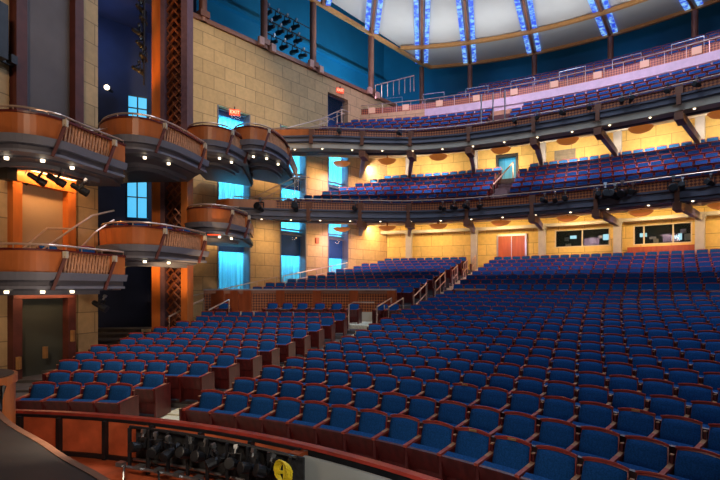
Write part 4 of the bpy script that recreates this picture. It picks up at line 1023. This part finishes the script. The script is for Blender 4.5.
# stand pole, music stands, pit chair
root, part = world_thing('lamp_stand', 'black vertical stand pole in front of the pit rail', 'stand', (-3.25, 7.0, -2))
m_ = MB(); m_.tube([(-3.2, 7.25, -2), (-3.2, 7.25, .55)], .035, 8); part(m_, 'pole', BLACK)
m_ = MB(); m_.lathe((-3.2, 7.25, -2), [(.3, 0), (.3, .03), (.05, .06)], 14); part(m_, 'base', BLACK)
for i, (x, y, rz) in enumerate([(-3.75, 6.6, .5), (-2.75, 6.6, -.3), (-1.95, 6.1, .2), (-1.2, 5.7, -.2)]):
    root, part = world_thing('music_stand', f'black music stand in the pit, {ORD[i+1]} from the left', 'music stand', (x, y, -2), 'music stands in the pit')
    m_ = MB(); m_.tube([(x, y, -2), (x, y, -.35)], .02, 6); part(m_, 'pole', BLACK)
    m_ = MB(); m_.box((x, y, -.22), (.52, .02, .34), rz, rx=-.9); m_.box((x, y-.12, -.33), (.52, .06, .02), rz); part(m_, 'desk', BLACK)
    m_ = MB()
    for t in range(3): m_.tube([(x, y, -1.8), (x+.35*math.cos(t*2.1), y+.35*math.sin(t*2.1), -2)], .015, 5)
    part(m_, 'tripod', BLACK)
root, part = world_thing('conductor_chair', 'dark chair with a tan board leaning in the pit below the orange ledge', 'chair', (-3.3, 6.2, -2))
m_ = MB(); m_.box((-3.35, 6.35, -.5), (.5, .06, .5), .5, rx=-.4); part(m_, 'backrest', DKW)
m_ = MB(); m_.box((-3.35, 6.1, -.8), (.5, .5, .06), .5); part(m_, 'seat', BLACK)
for sx in (-.2, .2):
    for sy in (-.2, .2): m_ = MB(); m_.tube([(-3.35+sx, 6.1+sy, -2), (-3.35+sx, 6.1+sy, -.8)], .02, 6); part(m_, 'leg', STEEL)
m_ = MB(); m_.box((-2.95, 6.25, -.45), (.25, .03, .42), .3, rx=.2); part(m_, 'board', CREAM)
# cables over the rail
root, part = world_thing('cable_bundle', 'grey and black cables drooping from the pit lamp rack', 'cables', (*pol(10.9, 61.5), -.2))
for k, (aa, bb, m) in enumerate([(RA0+3, RA0+4.8, GREY), (RA0+8, RA0+6, BLACK), (RA0+12, RA0+10, BLACK), (RA1-.5, RA1-2, STEEL)]):
    p0 = Vector((*pol(10.92, aa), .18)); p1 = Vector((*pol(10.6, bb), -.35)); m_ = MB()
    m_.tube([p0.lerp(p1, t)+Vector((0, 0, .22*math.sin(PI*t))) for t in np.linspace(0, 1, 10)], .016, 6); part(m_, 'cable', m)

SE = catmull([(-7.4, 9.4), (-6.2, 7.9), (-4.8, 6.43), (-4.2, 5.87), (-3.5, 5.3), (-2.93, 4.8), (-2.24, 4.25), (-1.2, 3.3), (0.2, 2.1), (1.8, .9), (3.6, -.2), (5.5, -1.0)], 4)
mb = MB(); mb.prism(SE+[(5.5, -6), (-14, -6), (-14, 9.4)], 1.0, 1.128); struct(mb.obj('floor', STAGEM))
mb = MB(); mb.sweep(SE, [(-.02, .9), (.05, .9), (.05, 1.135), (-.02, 1.135)]); mb.sweep(SE, [(-.1, -2), (0, -2), (0, .9), (-.1, .9)]); struct(mb.obj('trim_4', STW))
mb = MB(); mb.prism([SE[-1]]+[(5.5, -6), (-14, -6), (-14, 9.4)]+SE[:1], -2, -1.9); 
# rounded pedestal
root, part = world_thing('curved_counter', 'rounded wooden counter with a dark grey top at the left frame edge', 'counter', (-6.05, 7.2, 0))
def disc(r, z0, z1, m, nm):
    q = MB(); q.lathe((-6.0, 7.15, z0-.12), [(r, 0), (r, z1-z0)], 36); part(q, nm, m, smooth=False)
disc(.74, 1.50, 1.62, WOOD, 'edge_band'); disc(.69, 1.62, 1.635, STAGEM, 'top'); disc(.71, .12, 1.50, WOOD, 'body'); disc(.68, 1.22, 1.32, WOOD, 'lower_band')
m_ = MB(); m_.tube([(-5.25, 6.9, .7), (-5.15, 6.85, 1.1), (-5.2, 7.0, 1.4)], .04, 8); part(m_, 'black_hose', BLACK)

# loudspeaker at far left edge
for i, (t, z, s) in enumerate([(-.35, 9.6, .9), (.05, 9.0, .45), (-.05, 5.9, .7)]):
    root, part = world_thing('wall_loudspeaker', f'black loudspeaker at the left edge beside the framed panels, {["top", "middle", "bottom"][i]} one', 'loudspeaker', (*pl(t, .35), z), 'left edge loudspeakers')
    p = pl(t, .4); m_ = MB(); m_.box((*p, z), (.4*s, .4*s, (1.6 if i == 0 else .5)*s), math.radians(-14)); part(m_, 'cabinet', BLACK)
    m_ = MB(); m_.box((*pl(t, .1), z), (.08, .5, .08), math.radians(-14)); part(m_, 'bracket', BLACK)

# ------------------------------------------------------------------ LIGHTS
def area(x, y, z, target, power, c, sx, sy=None, spread=180):
    l = bpy.data.lights.new('area', 'AREA'); l.energy = power; l.color = c; l.shape = 'RECTANGLE'; l.size = sx; l.size_y = sy or sx; l.spread = math.radians(spread)
    o = bpy.data.objects.new('area_light', l); col.objects.link(o); o.location = (x, y, z)
    o.rotation_euler = (Vector(target)-Vector((x, y, z))).to_track_quat('-Z', 'Y').to_euler(); return o
def spotl(x, y, z, target, power, c, ang, r=.2):
    l = bpy.data.lights.new('spot', 'SPOT'); l.energy = power; l.color = c; l.spot_size = math.radians(ang); l.spot_blend = .7; l.shadow_soft_size = r
    o = bpy.data.objects.new('spot_light', l); col.objects.link(o); o.location = (x, y, z)
    o.rotation_euler = (Vector(target)-Vector((x, y, z))).to_track_quat('-Z', 'Y').to_euler(); return o
WARM = (1, .67, .27); WARM2 = (1, .78, .52); COOL = (.62, .76, 1)
CYc = (.16, .66, 1.0)
# rear wall washers in each bay, both tiers
for a in (80.1, 77, 71.2, 64.4, 58.0, 51.9, 46.0, 40):
    x, y = pol(36.9, a); tx, ty = pol(38.8, a)
    area(x, y, 6.95, (tx, ty, 4.6), 95, WARM, 1.6, .3)
    area(x, y, 11.1, (tx, ty, 9.5), 105, WARM2, 1.6, .3)
    area(*pol(37.3, a+2.2), 10.9, (*pol(37.6, a+2.2), 12.2), 16, (1, .9, .75), .8)
    x, y = pol(33, a); area(x, y, 9.9, (*pol(34, a), 7.5), 58, (1, .70, .9), 1.0); area(x, y, 6.2, (*pol(34.5, a), 3), 58, (1, .64, .85), 1.0)
# house lights from the canopy
for (x, y, p) in ((3, 14, .95), (-2, 17, .5), (9, 16, .7), (8, 24, .8), (15, 22, .6), (3, 25, .3)):
    area(x, y, 19.8, (x, y, 0), 560*p, COOL, 2.5)
spotl(-1.0, 13, 19.5, (-2.6, 13.5, 0), 4200, (1, .90, .74), 40, .4)  # added spot, not a house light: brightens the aisle steps
# light from the stage side on seats/boxes
spotl(-1, -6, 13, (-8, 16, 6), 4200, (1, .72, .50), 50, .6)
spotl(9, -6, 16, (8, 22, 2), 2600, (.55, .72, 1), 70, .8)
# stone side wall wash
spotl(2, 12, 18.5, (-6.8, 24, 12.5), 4600, (1, .77, .42), 36, .4)
spotl(5, 16, 18.5, (-2, 30, 10), 500, (1, .75, .62), 50, .4)
for s in (.4, 4.4, 8.3, 12.2):
    x, y = wl(s, 1.3); area(x, y, 6.1, (*wl(s, .2), 3), 42, (1, .68, .34), .7)
    if s > 4: area(*wl(s, 1.2), 9.9, (*wl(s, .1), 8), 45, (1, .68, .34), .7)
# lobby blue light
for (s0, s1, _, _) in WIN[:3]:
    for z0, z1, tn in tiers:
        x, y = wl((s0+s1)/2+.7, -.65); area(x, y, z0+.1, (*wl((s0+s1)/2+.7, -1.3), (z0+z1)/2+.3), 80*(z1-z0)/3, CYc, 2.6, .3)
        area(x, y, z1-(.55 if z0 < 5 else .3), (*wl((s0+s1)/2+.7, -1.3), (z0+z1)/2), 60 if z0 < 9 else 110, CYc, 2.6, .2)
x, y = wl(10.5, -.9); area(x, y, 13.0, (*wl(10.5, -1.6), 14.4), 4, (.1, .3, 1), 1.5)
# teal upper wall
for s, p in ((-2, 22), (3, 24), (8, 60), (12.5, 190), (15.5, 190)):
    x, y = wl(s, -1.4); area(x, y, 16.3, (*wl(s, -5), 18.5), p, (.12, .62, 1), 2.0, .4)
for a in (45, 55, 65, 75): x, y = pol(44.6, a); area(x, y, 19.3, (*pol(46.5, a), 19.8), 5, (.1, .5, 1), 3, .3)
# canopy uplight
for a0, a1 in zip(RIBS[1:], RIBS[2:]):
    a = (a0+a1)/2; x, y = cpol(min(21.5, chordR(a, 40)-2.5), a); area(x, y, 17.4, (*cpol(20, a), 21), 90, (.92, .96, 1), 1.2)
# gallery / balcony purple-ish wash
for a in (74, 64, 54, 44):
    x, y = pol(31, a); area(x, y, 17.6, (*pol(37.5, a), 13.5), 75, (.95, .56, .95), 1.5, spread=110)
# portal orange glow and pillar glow
area(*pl(1.1, .5), E+3.28, (*pl(1.1, 0), 4.4), 38, (1, .50, .18), 1.8, .12)
spotl(-6.0, 9.5, 5.2, (*pl(1.2, 0), 4.3), 90, (1, .62, .3), 40)
area(*pl(1.1, .45), E-.12, (*pl(1.1, 0), 0), 7, (1, .6, .3), 1.8, .12)
spotl(-9.8, 17.2, 1.0, (-8.3, 19.5, 7), 1000, (1, .5, .12), 60); spotl(-9.6, 18.3, 9.0, (-8.35, 19.5, 16), 900, (1, .45, .1), 60)
spotl(-5.5, 15.4, 1.4, (-7.5, 19.5, 5), 1300, (1, .62, .3), 55)
area(-7.0, 17.9, 8.1, (-7.7, 19.5, 6.8), 40, (1, .55, .22), .6)
area(-11.5, 21.2, 14, (-11.5, 24, 15), 60, (.25, .45, 1), 1.5)
# pit glow
area(-3.0, 5.2, 2.0, (*pol(11.4, 74), .3), 26, (1, .8, .6), .5)
area(.2, 3.2, 1.9, (*pol(11.4, 56), .2), 38, (1, .97, .9), .5)

area(*pol(40.2, 64.5), 11.7, (*pol(41, 64.5), 10.2), 9, CYc, 1.2)
spotl(-3.2, 9.0, 1.5, (-8.0, 15, 5.5), 420, (1, .75, .55), 80, .6)  # added lamp by the pit, stands in for floor bounce under the boxes
w = bpy.data.worlds.new('world'); bpy.context.scene.world = w; w.use_nodes = True
w.node_tree.nodes['Background'].inputs['Color'].default_value = (.12, .16, .3, 1); w.node_tree.nodes['Background'].inputs['Strength'].default_value = .15

cam = bpy.data.cameras.new('camera'); co = bpy.data.objects.new('camera', cam); col.objects.link(co)
co.location = (0, 0, E); co.rotation_euler = (PI/2, 0, 0); cam.sensor_width = 36; cam.lens = 24; cam.shift_y = 48/720; cam.clip_start = .05; cam.clip_end = 200
sc = bpy.context.scene; sc.camera = co
sc.view_settings.view_transform = 'Standard'; sc.view_settings.look = 'None'; sc.view_settings.gamma = 1; sc.view_settings.exposure = 0
sc.cycles.use_denoising = True; sc.cycles.max_bounces = 6; sc.cycles.diffuse_bounces = 3; sc.cycles.transparent_max_bounces = 8
sc.cycles.sample_clamp_indirect = 4
try: sc.cycles.use_light_tree = True
except Exception: pass
